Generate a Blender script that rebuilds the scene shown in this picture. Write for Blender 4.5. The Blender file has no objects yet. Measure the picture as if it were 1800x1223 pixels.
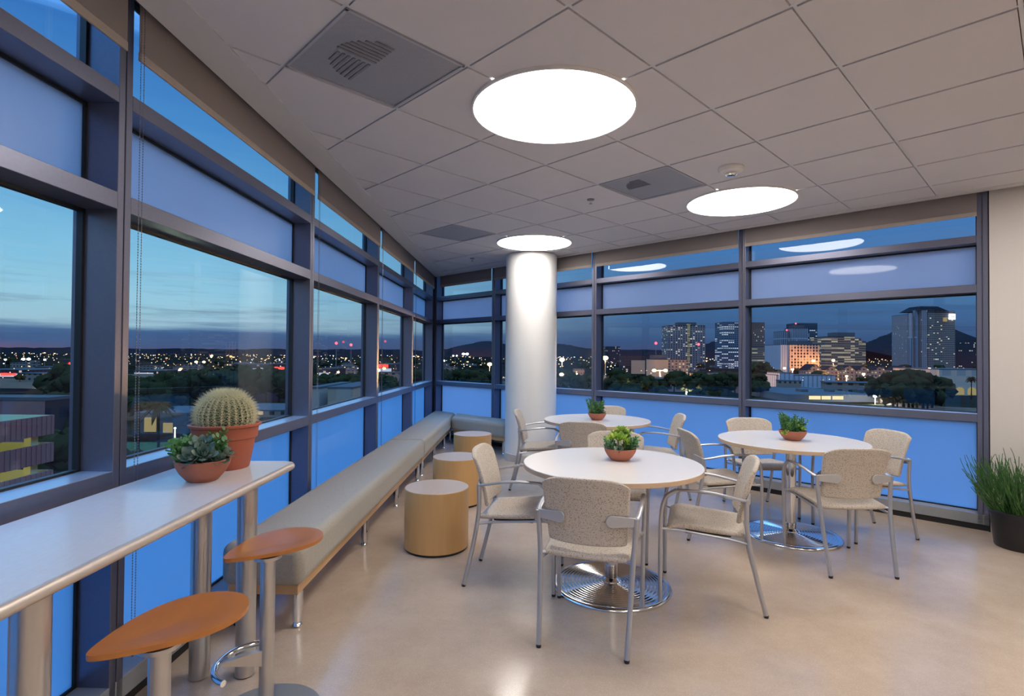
import bpy, bmesh, math, random
from math import sin, cos, pi, radians, sqrt, atan2
from mathutils import Vector, Matrix, noise

SC = bpy.context.scene
COL = SC.collection
random.seed(7)

# ------------------------------------------------------------------ camera
F_PX, PITCH, ROLL, EYE = 946.5, -0.0142, 0.0074, 1.375
def _rows():
    cp, sp, cr, sr = cos(PITCH), sin(PITCH), cos(ROLL), sin(ROLL)
    rx = Matrix(((1, 0, 0), (0, cp, -sp), (0, sp, cp)))
    rz = Matrix(((cr, -sr, 0), (sr, cr, 0), (0, 0, 1)))
    return rz @ rx
_R = _rows()
def _w(row): return Vector((row[0], row[2], -row[1]))
right, down, fwd = _w(_R[0]), _w(_R[1]), _w(_R[2])
cam_data = bpy.data.cameras.new('camera')
cam_data.sensor_width = 36.0
cam_data.lens = F_PX / 1800 * 36
cam_data.clip_start = 0.05
cam_data.clip_end = 20000
cam = bpy.data.objects.new('camera', cam_data)
COL.objects.link(cam)
m = Matrix.Identity(4)
for i in range(3):
    m[i][0], m[i][1], m[i][2] = right[i], -down[i], -fwd[i]
m[2][3] = EYE
cam.matrix_world = m
SC.camera = cam

# ------------------------------------------------------------------ colour management
SC.view_settings.view_transform = 'Standard'
SC.view_settings.look = 'None'
SC.view_settings.gamma = 1.0
SC.view_settings.use_curve_mapping = False
SC.view_settings.exposure = 0.0
SC.cycles.use_denoising = True
SC.cycles.max_bounces = 9
SC.cycles.diffuse_bounces = 4
SC.cycles.glossy_bounces = 4
SC.cycles.transmission_bounces = 6
SC.cycles.transparent_max_bounces = 16
SC.cycles.caustics_reflective = False
SC.cycles.caustics_refractive = False
SC.cycles.sample_clamp_indirect = 6.0

# ------------------------------------------------------------------ world: dusk sky
class NT:
    """tiny node helper"""
    def __init__(s, tree): s.t = tree; s.n = tree.nodes; s.l = tree.links
    def node(s, typ, **kw):
        n = s.n.new(typ)
        for k, v in kw.items(): setattr(n, k, v)
        return n
    def put(s, sock, val):
        if isinstance(val, bpy.types.NodeSocket): s.l.new(val, sock)
        elif isinstance(val, (tuple, list)) and len(val) == 3 and sock.type == 'RGBA': sock.default_value = (*val, 1)
        else: sock.default_value = val
    def math(s, op, a, b=0.0, c=None, clamp=False):
        n = s.node('ShaderNodeMath', operation=op, use_clamp=clamp)
        s.put(n.inputs[0], a); s.put(n.inputs[1], b)
        if c is not None: s.put(n.inputs[2], c)
        return n.outputs[0]
    def mix(s, f, a, b, blend='MIX'):
        n = s.node('ShaderNodeMix', data_type='RGBA', blend_type=blend)
        s.put(n.inputs[0], f); s.put(n.inputs[6], a); s.put(n.inputs[7], b)
        return n.outputs[2]
    def ramp(s, f, stops, interp='LINEAR'):
        n = s.node('ShaderNodeValToRGB'); r = n.color_ramp; r.interpolation = interp
        while len(r.elements) > 1: r.elements.remove(r.elements[-1])
        r.elements[0].position = stops[0][0]; r.elements[0].color = (*stops[0][1], 1)
        for p, c in stops[1:]:
            e = r.elements.new(p); e.color = (*c, 1)
        s.put(n.inputs[0], f)
        return n.outputs[0]
    def sep(s, v):
        n = s.node('ShaderNodeSeparateXYZ'); s.put(n.inputs[0], v); return n.outputs
    def comb(s, x, y, z):
        n = s.node('ShaderNodeCombineXYZ'); s.put(n.inputs[0], x); s.put(n.inputs[1], y); s.put(n.inputs[2], z); return n.outputs[0]
    def noise(s, vec, scale, detail=3, rough=.5, out=0):
        n = s.node('ShaderNodeTexNoise'); s.put(n.inputs['Vector'], vec)
        n.inputs['Scale'].default_value = scale; n.inputs['Detail'].default_value = detail; n.inputs['Roughness'].default_value = rough
        return n.outputs[out]
    def scale(s, vec, sc):
        n = s.node('ShaderNodeMapping'); s.put(n.inputs[0], vec); n.inputs['Scale'].default_value = sc; return n.outputs[0]

world = bpy.data.worlds.new('dusk_sky'); SC.world = world; world.use_nodes = True
world.node_tree.nodes.clear()
W = NT(world.node_tree)
tc = W.node('ShaderNodeTexCoord').outputs['Generated']
dx, dy, dz = W.sep(tc)[:3]
# soft horizontal cloud streaks shift the height at which the sky colour is read
streak = W.noise(W.scale(tc, (2.2, 2.2, 34.0)), 1.6, 5, .6)
wisps = W.noise(W.scale(tc, (4.0, 4.0, 60.0)), 1.3, 4, .65)
elev = W.math('ADD', dz, W.math('MULTIPLY', W.math('SUBTRACT', streak, .5), .045))
elev = W.math('MAXIMUM', elev, 0.0)
HI = [(.44, (.045, .20, .58)), (.54, (.72, 1.85, 3.9)), (.75, (.80, 2.05, 4.3)), (1.0, (.25, .75, 1.7))]  # bright blue band added above the visible sky to light panels and room
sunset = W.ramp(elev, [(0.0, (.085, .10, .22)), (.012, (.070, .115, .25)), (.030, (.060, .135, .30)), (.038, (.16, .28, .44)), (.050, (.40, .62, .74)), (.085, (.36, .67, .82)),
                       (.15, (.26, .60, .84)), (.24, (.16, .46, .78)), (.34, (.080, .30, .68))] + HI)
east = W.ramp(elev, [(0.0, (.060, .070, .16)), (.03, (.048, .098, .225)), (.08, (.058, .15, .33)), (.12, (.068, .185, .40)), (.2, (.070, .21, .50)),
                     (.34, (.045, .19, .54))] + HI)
afterglow = W.math('MULTIPLY', W.math('MULTIPLY_ADD', dx, -9.0, -5.6, clamp=True), W.math('SUBTRACT', 1.0, W.math('MULTIPLY', dz, 55.0), clamp=True))
sunset = W.mix(W.math('MULTIPLY', afterglow, .8), sunset, (.34, .15, .20))
side = W.math('MULTIPLY_ADD', dx, -1.35, .33, clamp=True)
skycol = W.mix(side, east, sunset)
lowmask = W.math('SUBTRACT', 1.0, W.math('MULTIPLY', W.math('ABSOLUTE', W.math('SUBTRACT', dz, .075)), 14.0), clamp=True)
cl = W.math('MULTIPLY', W.math('MULTIPLY', W.math('SUBTRACT', wisps, .52), 4.0, clamp=True), lowmask, clamp=True)
skycol = W.mix(W.math('MULTIPLY', cl, .8), skycol, W.mix(side, (.06, .10, .20), (.16, .24, .36)))
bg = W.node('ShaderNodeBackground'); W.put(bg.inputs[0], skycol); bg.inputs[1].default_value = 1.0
W.l.new(bg.outputs[0], W.node('ShaderNodeOutputWorld').inputs[0])

LAMP_STRENGTH = 15.0     # the round ceiling lights (built below) are the room's only lamps

# ------------------------------------------------------------------ materials
MATS = {}
def new_mat(name):
    mt = bpy.data.materials.new(name); mt.use_nodes = True
    mt.node_tree.nodes.clear()
    t = NT(mt.node_tree); out = t.node('ShaderNodeOutputMaterial')
    MATS[name] = mt
    return mt, t, out
def principled(t, col, rough=.5, metal=0.0, spec=.5, coat=0.0, bump=None, bstr=.2, bdist=.002, emis=None, estr=0.0, coat_rough=.1):
    p = t.node('ShaderNodeBsdfPrincipled')
    t.put(p.inputs['Base Color'], col); t.put(p.inputs['Roughness'], rough); t.put(p.inputs['Metallic'], metal)
    t.put(p.inputs['Specular IOR Level'], spec); t.put(p.inputs['Coat Weight'], coat); p.inputs['Coat Roughness'].default_value = coat_rough
    if bump is not None:
        b = t.node('ShaderNodeBump'); b.inputs['Strength'].default_value = bstr; b.inputs['Distance'].default_value = bdist
        t.put(b.inputs['Height'], bump); t.l.new(b.outputs[0], p.inputs['Normal'])
    if emis is not None:
        t.put(p.inputs['Emission Color'], emis); t.put(p.inputs['Emission Strength'], estr)
    return p
MATTE = {'mountain_rock', 'tree_trunk', 'roof_dark', 'roof_pale', 'asphalt', 'lamplit_ochre', 'lawn', 'mauve_panel'}
def simple(name, col, rough=.5, metal=0.0, spec=.5, coat=0.0, var=.06, scale=30, bstr=0.0, coat_rough=.1):
    mt, t, out = new_mat(name)
    co = t.node('ShaderNodeTexCoord').outputs['Object']
    nz = t.noise(co, scale, 3)
    c = t.mix(nz, tuple(x * (1 - var) for x in col), tuple(min(1, x * (1 + var)) for x in col))
    if name in MATTE: spec = 0.0
    p = principled(t, c, rough, metal, spec, coat, nz if bstr else None, bstr, .001, coat_rough=coat_rough)
    t.l.new(p.outputs[0], out.inputs[0])
    return mt
def emit_mat(name, col, strength):
    mt, t, out = new_mat(name)
    e = t.node('ShaderNodeEmission'); t.put(e.inputs[0], col); e.inputs[1].default_value = strength
    t.l.new(e.outputs[0], out.inputs[0])
    return mt

def leafmat(name, c0, c1, tip):
    mt, t, out = new_mat(name)
    co = t.node('ShaderNodeTexCoord').outputs['Object']
    a = t.noise(co, 26, 3)
    c = t.ramp(a, [(.35, c0), (.55, c1), (.7, tip)])
    p = principled(t, c, .45 if 'tree' not in name else 1.0, 0, .4 if 'tree' not in name else 0.0); t.l.new(p.outputs[0], out.inputs[0])

def make_materials():
    # floor: satin sheet linoleum, marbled beige
    mt, t, out = new_mat('marbled_floor')
    co = t.node('ShaderNodeTexCoord').outputs['Object']
    a = t.noise(co, 4.0, 6, .68); b = t.noise(co, 34.0, 4, .65); big = t.noise(co, .9, 3, .5)
    c = t.ramp(a, [(.30, (.435, .335, .26)), (.5, (.485, .38, .30)), (.70, (.54, .43, .345))])
    c = t.mix(t.math('MULTIPLY', b, .42), c, (.64, .52, .40))
    fine = t.noise(co, 150, 2, .5); c = t.mix(t.math('MULTIPLY', t.math('GREATER_THAN', fine, .60), .35), c, (.68, .58, .47))
    c = t.mix(t.math('MULTIPLY', big, .22), c, (.43, .31, .22))
    p = principled(t, c, t.math('MULTIPLY_ADD', a, .12, .10), 0, .5, .0, b, .05, .0006)
    t.l.new(p.outputs[0], out.inputs[0])
    # ceiling tile
    mt, t, out = new_mat('ceiling_tile')
    co = t.node('ShaderNodeTexCoord').outputs['Object']
    a = t.noise(co, 240, 4, .7); b = t.noise(co, 9, 2)
    c = t.mix(a, (.645, .62, .63), (.74, .71, .715)); c = t.mix(t.math('MULTIPLY', b, .2), c, (.61, .58, .60))
    p = principled(t, c, .95, 0, .2, 0, a, .25, .001)
    t.l.new(p.outputs[0], out.inputs[0])
    simple('ceiling_tee', (.66, .66, .67), .45, 0, .5)
    simple('gypsum_border', (.66, .64, .63), .8, 0, .3, var=.02)
    simple('warm_wall', (.63, .585, .54), .75, 0, .3, var=.015, scale=60, bstr=.05)
    simple('column_paint', (.86, .85, .82), .45, 0, .4, var=.01)
    simple('column_base_band', (.60, .56, .52), .5)
    simple('baseboard_vinyl', (.55, .46, .38), .5)
    # anodised aluminium of the curtain wall
    mt, t, out = new_mat('frame_metal')
    co = t.node('ShaderNodeTexCoord').outputs['Object']
    a = t.noise(co, 90, 2)
    c = t.mix(a, (.155, .160, .225), (.185, .190, .25))
    p = principled(t, c, .34, .65, .5, 0)
    t.l.new(p.outputs[0], out.inputs[0])
    simple('sill_sky_sheen', (.52, .60, .72), .28, .55)  # the sky's blue sheen on the sill tops, put into the colour
    simple('gasket_black', (.012, .012, .014), .5)
    simple('curb_tile', (.30, .31, .33), .35)
    simple('toe_black', (.02, .02, .022), .6)
    # clear double glazing: see-through with a mirror film that strengthens at grazing angles
    mt, t, out = new_mat('clear_glass')
    tr = t.node('ShaderNodeBsdfTransparent'); t.put(tr.inputs[0], (.93, .955, .965))
    gl = t.node('ShaderNodeBsdfGlossy'); gl.inputs['Roughness'].default_value = 0.0; t.put(gl.inputs[0], (.95, .97, 1))
    lw = t.node('ShaderNodeFresnel'); lw.inputs['IOR'].default_value = 1.45
    mx = t.node('ShaderNodeMixShader'); t.put(mx.inputs[0], t.math('MINIMUM', t.math('MULTIPLY', lw.outputs[0], .75), .075))
    t.l.new(tr.outputs[0], mx.inputs[1]); t.l.new(gl.outputs[0], mx.inputs[2]); t.l.new(mx.outputs[0], out.inputs[0])
    mt2 = mt.copy(); mt2.name = 'clear_glass_left'; MATS['clear_glass_left'] = mt2
    for nd in mt2.node_tree.nodes:
        if nd.type == 'MATH' and nd.operation == 'MINIMUM': nd.inputs[1].default_value = .045
    # frosted glass: lets the dusk through diffusely; upper panes' colour adds the room light's paleness
    for nm, tint, dif, k in (('frosted_glass_low', (.62, .82, 1.0), (.10, .16, .30), .12), ('frosted_glass_high', (.72, .82, .93), (.42, .46, .60), .30)):
        mt, t, out = new_mat(nm)
        co = t.node('ShaderNodeTexCoord').outputs['Object']
        n1 = t.noise(t.scale(co, (1, 1, .5)), 1.7, 3)
        tl = t.node('ShaderNodeBsdfTranslucent'); t.put(tl.inputs[0], t.mix(n1, tuple(x * .88 for x in tint), tint))
        df = t.node('ShaderNodeBsdfDiffuse'); t.put(df.inputs[0], dif)
        m1 = t.node('ShaderNodeMixShader'); m1.inputs[0].default_value = k
        t.l.new(tl.outputs[0], m1.inputs[1]); t.l.new(df.outputs[0], m1.inputs[2])
        gl = t.node('ShaderNodeBsdfGlossy'); gl.inputs['Roughness'].default_value = 0.03
        fr = t.node('ShaderNodeFresnel'); fr.inputs['IOR'].default_value = 1.45
        m2 = t.node('ShaderNodeMixShader'); t.put(m2.inputs[0], t.math('MINIMUM', t.math('MULTIPLY', fr.outputs[0], .75), .10))
        t.l.new(m1.outputs[0], m2.inputs[1]); t.l.new(gl.outputs[0], m2.inputs[2]); t.l.new(m2.outputs[0], out.inputs[0])
    mt2 = MATS['frosted_glass_high'].copy(); mt2.name = 'frosted_glass_high_left'; MATS['frosted_glass_high_left'] = mt2
    for nd in mt2.node_tree.nodes:
        if nd.type == 'MATH' and nd.operation == 'MINIMUM': nd.inputs[1].default_value = .03
        if nd.type == 'BSDF_GLOSSY': nd.inputs['Roughness'].default_value = .3
    # roller blind cloth
    mt, t, out = new_mat('blind_cloth')
    co = t.node('ShaderNodeTexCoord').outputs['Object']
    a = t.noise(t.scale(co, (1, 1, 1)), 420, 2)
    c = t.mix(a, (.235, .20, .195), (.31, .27, .26))
    p = principled(t, c, .9, 0, .1)
    tl = t.node('ShaderNodeBsdfTranslucent'); t.put(tl.inputs[0], (.34, .30, .30))
    mx = t.node('ShaderNodeMixShader'); mx.inputs[0].default_value = .10
    t.l.new(p.outputs[0], mx.inputs[1]); t.l.new(tl.outputs[0], mx.inputs[2]); t.l.new(mx.outputs[0], out.inputs[0])
    simple('blind_hem_cloth', (.38, .32, .28), .85)
    simple('bead_steel', (.25, .24, .27), .35, .8)
    # fabrics
    def fabric(name, c0, c1, speck, amount, sc):
        mt, t, out = new_mat(name)
        co = t.node('ShaderNodeTexCoord').outputs['Object']
        v = t.node('ShaderNodeTexVoronoi'); t.put(v.inputs['Vector'], co); v.inputs['Scale'].default_value = sc
        v.inputs['Randomness'].default_value = 1
        weave = t.noise(co, sc * 2.5, 2); base = t.mix(t.noise(co, sc * .35, 3), c0, c1)
        m_ = t.math('LESS_THAN', v.outputs['Distance'], amount)
        n2 = t.math('GREATER_THAN', t.noise(co, sc * .6, 2), .47)
        c = t.mix(t.math('MULTIPLY', t.math('MULTIPLY', m_, n2), .8), base, speck)
        c = t.mix(t.math('MULTIPLY', weave, .25), c, tuple(x * .7 for x in c0))
        p = principled(t, c, .92, 0, .15, 0, weave, .5, .0012)
        p.inputs['Sheen Weight'].default_value = .15
        t.l.new(p.outputs[0], out.inputs[0])
    fabric('chair_fabric', (.56, .485, .405), (.65, .575, .485), (.17, .11, .08), .36, 165)
    fabric('bench_fabric', (.38, .345, .29), (.47, .43, .36), (.30, .27, .22), .30, 190)
    # woods
    def wood(name, c0, c1, grain, rough, coat, axis=(1, 1, .08)):
        mt, t, out = new_mat(name)
        co = t.node('ShaderNodeTexCoord').outputs['Object']
        st = t.scale(co, axis)
        a = t.noise(st, grain, 5, .6); b = t.noise(st, grain * 4, 3, .6)
        c = t.mix(a, c0, c1); c = t.mix(t.math('MULTIPLY', b, .25), c, tuple(x * .75 for x in c0))
        p = principled(t, c, rough, 0, .5, coat)
        t.l.new(p.outputs[0], out.inputs[0])
    wood('maple_veneer', (.58, .325, .12), (.72, .44, .185), 26, .38, .15)
    wood('maple_top', (.60, .44, .33), (.70, .54, .42), 14, .32, .2, (1, .1, 1))
    wood('maple_rail', (.56, .33, .15), (.68, .42, .21), 20, .4, .1, (1, .1, 1))
    wood('cherry_seat', (.40, .14, .028), (.58, .225, .05), 13, .32, .25, (1, .25, 1))
    wood('edge_band', (.62, .43, .27), (.70, .50, .33), 22, .4, .1, (1, 1, 1))
    # table laminate
    mt, t, out = new_mat('white_laminate')
    co = t.node('ShaderNodeTexCoord').outputs['Object']
    a = t.noise(co, 300, 2)
    c = t.mix(a, (.80, .765, .74), (.86, .825, .80))
    p = principled(t, c, .24, 0, .5, .2); t.l.new(p.outputs[0], out.inputs[0])
    mt, t, out = new_mat('bar_laminate')
    co = t.node('ShaderNodeTexCoord').outputs['Object']
    a = t.noise(t.scale(co, (1, .25, 1)), 160, 3)
    c = t.mix(a, (.62, .60, .60), (.72, .70, .70))
    p = principled(t, c, .27, 0, .5, .2); t.l.new(p.outputs[0], out.inputs[0])
    simple('bullnose_metal', (.62, .53, .45), .35, .35)
    # metals
    simple('satin_leg', (.62, .585, .55), .30, .85, var=.03, scale=10)
    simple('chrome', (.86, .87, .88), .06, 1.0, var=.01)
    simple('ribbed_chrome', (.80, .82, .85), .13, 1.0, var=.01)
    simple('chair_frame', (.50, .505, .535), .33, .65, var=.03)
    simple('chair_bracket', (.54, .53, .53), .4, .5, var=.04)
    simple('glide_black', (.015, .015, .015), .5)
    simple('stool_base_grey', (.36, .40, .43), .35, .6)
    # lamp
    mt, t, out = new_mat('lamp_diffuser')
    e = t.node('ShaderNodeEmission'); t.put(e.inputs[0], (1.0, .945, .89)); e.inputs[1].default_value = LAMP_STRENGTH
    t.l.new(e.outputs[0], out.inputs[0])
    simple('lamp_ring', (.85, .82, .78), .5)
    # perforated vent plate
    mt, t, out = new_mat('perforated_plate')
    co = t.node('ShaderNodeTexCoord').outputs['Object']
    s = t.sep(co)
    def dots(ax): return t.math('SINE', t.math('MULTIPLY', ax, 2 * pi / .006))
    d = t.math('GREATER_THAN', t.math('MULTIPLY', dots(s[0]), dots(s[1])), .30)
    c = t.mix(d, (.47, .47, .49), (.10, .10, .11))
    p = principled(t, c, .5, .2, .4); t.l.new(p.outputs[0], out.inputs[0])
    simple('vent_frame', (.47, .47, .49), .5, .2)
    simple('vent_louvre', (.23, .23, .25), .6)
    simple('detector_plastic', (.80, .76, .70), .45)
    # plants
    simple('terracotta', (.37, .125, .075), .8, var=.18, scale=14)
    simple('terracotta_pot', (.40, .105, .055), .6, var=.10, scale=9)
    simple('gravel_soil', (.20, .15, .11), .95, var=.5, scale=160, bstr=.8)
    leafmat('leaf_lime', (.13, .28, .03), (.32, .50, .06), (.56, .62, .11))
    leafmat('leaf_green', (.035, .13, .035), (.08, .22, .06), (.18, .34, .12))
    leafmat('leaf_grey', (.07, .13, .09), (.15, .23, .17), (.28, .33, .27))
    leafmat('leaf_blue', (.06, .12, .09), (.16, .23, .18), (.30, .34, .27))
    leafmat('cactus_skin', (.018, .040, .010), (.030, .062, .014), (.05, .085, .02))
    simple('cactus_spine', (.78, .74, .50), .6, var=.2, scale=20)
    leafmat('pencil_stem', (.03, .09, .02), (.055, .15, .035), (.10, .22, .07))
    simple('black_pot', (.012, .012, .015), .35)

make_materials()
M = MATS

# ------------------------------------------------------------------ mesh builder
class MB:
    def __init__(s): s.v = []; s.f = []
    def add(s, vs, fs):
        o = len(s.v); s.v += [tuple(p) for p in vs]; s.f += [tuple(i + o for i in f) for f in fs]; return s
    def box(s, x0, x1, y0, y1, z0, z1, T=None):
        vs = [Vector((x, y, z)) for z in (z0, z1) for y in (y0, y1) for x in (x0, x1)]
        if T: vs = [T(p) for p in vs]
        return s.add(vs, [(0, 2, 3, 1), (4, 5, 7, 6), (0, 1, 5, 4), (1, 3, 7, 5), (3, 2, 6, 7), (2, 0, 4, 6)])
    def prism(s, pts, z0, z1, top=True):
        n = len(pts)
        vs = [(x, y, z0) for x, y in pts] + [(x, y, z1) for x, y in pts]
        fs = [tuple(reversed(range(n))), tuple(range(n, 2 * n))] + [(i, (i + 1) % n, n + (i + 1) % n, n + i) for i in range(n)]
        return s.add(vs, fs)
    def tube(s, path, r, n=10, cap=True, flat=None, up=Vector((0, 0, 1))):
        path = [Vector(p) for p in path]; k = len(path)
        rr = r if isinstance(r, (list, tuple)) else [r] * k
        vs = []; prev = None
        for i, p in enumerate(path):
            d = (path[min(i + 1, k - 1)] - path[max(i - 1, 0)]).normalized()
            if prev is None:
                a = up if abs(d.dot(up)) < .95 else Vector((1, 0, 0))
                u = (a - d * a.dot(d)).normalized()
            else:
                u = (prev - d * prev.dot(d)).normalized()
            prev = u; w = d.cross(u)
            for j in range(n):
                an = 2 * pi * j / n
                vs.append(p + u * (rr[i] * cos(an) * (flat or 1)) + w * (rr[i] * sin(an)))
        fs = [(i * n + j, i * n + (j + 1) % n, (i + 1) * n + (j + 1) % n, (i + 1) * n + j) for i in range(k - 1) for j in range(n)]
        if cap: fs += [tuple(reversed(range(n))), tuple(range((k - 1) * n, k * n))]
        return s.add(vs, fs)
    def lathe(s, prof, n=48, c=(0, 0, 0), close=True):
        vs = []; rows = []
        for r, z in prof:
            if r < 1e-6: rows.append([len(vs)]); vs.append((c[0], c[1], c[2] + z))
            else:
                rows.append(list(range(len(vs), len(vs) + n)))
                vs += [(c[0] + r * cos(2 * pi * j / n), c[1] + r * sin(2 * pi * j / n), c[2] + z) for j in range(n)]
        fs = []
        for a, b in zip(rows, rows[1:]):
            for j in range(n):
                k = (j + 1) % n
                if len(a) == 1 and len(b) == 1: continue
                if len(a) == 1: fs.append((a[0], b[k], b[j]))
                elif len(b) == 1: fs.append((a[j], a[k], b[0]))
                else: fs.append((a[j], a[k], b[k], b[j]))
        return s.add(vs, fs)
    def ball(s, c, r, seg=8, rings=6, sq=(1, 1, 1)):
        prof = [(sin(pi * i / rings), -cos(pi * i / rings)) for i in range(rings + 1)]
        t = MB().lathe(prof, seg)
        return s.add([(c[0] + x * r * sq[0], c[1] + y * r * sq[1], c[2] + z * r * sq[2]) for x, y, z in t.v], t.f)
    def build(s, name, mat, parent=None, smooth=True, bevel=0, seg=2, angle=35, loc=None):
        me = bpy.data.meshes.new(name)
        me.from_pydata([tuple(p) for p in s.v], [], s.f); me.update()
        bm = bmesh.new(); bm.from_mesh(me); bmesh.ops.recalc_face_normals(bm, faces=bm.faces); bm.to_mesh(me); bm.free()
        me.materials.append(M[mat] if isinstance(mat, str) else mat)
        if smooth:
            me.polygons.foreach_set('use_smooth', [True] * len(me.polygons))
            me.set_sharp_from_angle(angle=radians(angle))
        o = bpy.data.objects.new(name, me); COL.objects.link(o)
        if parent: o.parent = parent
        if loc: o.location = loc
        if bevel:
            b = o.modifiers.new('bevel', 'BEVEL'); b.width = bevel; b.segments = seg; b.limit_method = 'ANGLE'; b.angle_limit = radians(40)
            b.harden_normals = False
        return o

def thing(name, label, cat, loc=(0, 0, 0), rz=0, group=None):
    o = bpy.data.objects.new(name, None); COL.objects.link(o)
    o.empty_display_size = .1
    o.location = loc; o.rotation_euler = (0, 0, rz)
    return tag(o, label, cat, group)
def tag(o, label, cat, group=None, kind=None):
    if label: o['label'] = label
    if cat: o['category'] = cat
    if group: o['group'] = group
    if kind: o['kind'] = kind
    return o
def struct(o):
    o['kind'] = 'structure'; return o
def copy_tree(o, parent=None):
    c = o.copy(); COL.objects.link(c)
    if parent: c.parent = parent
    for ch in list(KIDS.get(o.name, [])) or list(o.children): copy_tree(ch, c)
    return c
KIDS = {}

# ------------------------------------------------------------------ room frames
class Frame:
    """u runs along the wall, v outward from the mullion faces, z up"""
    def __init__(s, o, u, n): s.o = Vector((*o, 0)); s.u = Vector((*u, 0)).normalized(); s.n = Vector((*n, 0)).normalized()
    def __call__(s, p): return s.o + s.u * p[0] + s.n * p[1] + Vector((0, 0, p[2]))
    def p(s, u, v, z=0.0): return s((u, v, z))
    def mat(s, u=0, v=0, z=0):
        q = s.p(u, v, z); a = s.u; b = s.n
        # local x = u, local y = n  (handedness handled by the callers through explicit coordinates)
        return q, atan2(a.y, a.x)
LW = Frame((-1.52, 0), (.0165, 1.0), (-1.0, .0165))
_n = Vector((.69750778, .71657721)); _t = Vector((.71657721, -.69750778))
_a = Vector((1.02741, 6.98997))
RW = Frame(tuple(_a + _n * .012), tuple(_t), tuple(_n))
CEIL = 2.726
def line_meet(fa, va, fb, vb):
    """plan point where the lines v=va of frame a and v=vb of frame b cross"""
    p, d = fa.p(0, va), fa.u; q, e = fb.p(0, vb), fb.u
    det = d.x * -e.y + e.x * d.y
    r = q - p
    t = (r.x * -e.y + e.x * r.y) / det
    return p + d * t
def along(fr, p): return (Vector((p.x, p.y, 0)) - fr.o).dot(fr.u)

ROOM_BACK = -3.6
S_END = 8.2
corner_face = line_meet(LW, 0, RW, 0)
CU, CS = along(LW, corner_face), along(RW, corner_face)

def build_floor():
    a = line_meet(LW, .2, RW, .2)
    pr = RW.p(S_END, .2)
    pts = [(LW.p(ROOM_BACK, .2).x, ROOM_BACK), (pr.x, ROOM_BACK), (pr.x, pr.y), (a.x, a.y)]
    struct(MB().prism(pts, -.12, 0.0).build('floor', 'marbled_floor', smooth=False))
build_floor()

# ceiling grid frame (2 ft square module, parallel to the back window wall)
GI = Vector((.71456, .69957)); GJ = Vector((.69957, -.71456)); G0 = Vector((-1.0713, 3.3613)); TILE = .6096
def gp(i, j): return G0 + GI * (TILE * i) + GJ * (TILE * j)
VENTS = [(-1, 1), (3, 1), (3, -3)]
LAMPS = [(1, 2), (5, -2), (5, 2), (1, 6), (5, 6), (-3, 6), (-3, 10), (1, 10)]
SOFF = -.05          # soffit edge sits 5 cm inside the mullion faces
BL, BR = -.235, -.135  # tile field edge on the left / on the back wall

def clip(bm, fr, v, keep_inside=True):
    co = fr.p(0, v, 0)
    bmesh.ops.bisect_plane(bm, geom=bm.verts[:] + bm.edges[:] + bm.faces[:], plane_co=co, plane_no=fr.n, clear_outer=True)

def clipped(name, mb, mat, planes, parent=None):
    me = bpy.data.meshes.new(name); me.from_pydata([tuple(p) for p in mb.v], [], mb.f)
    bm = bmesh.new(); bm.from_mesh(me)
    for fr, v in planes: clip(bm, fr, v)
    bmesh.ops.recalc_face_normals(bm, faces=bm.faces)
    bm.to_mesh(me); bm.free(); me.materials.append(M[mat])
    o = bpy.data.objects.new(name, me); COL.objects.link(o)
    if parent: o.parent = parent
    return o

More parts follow.
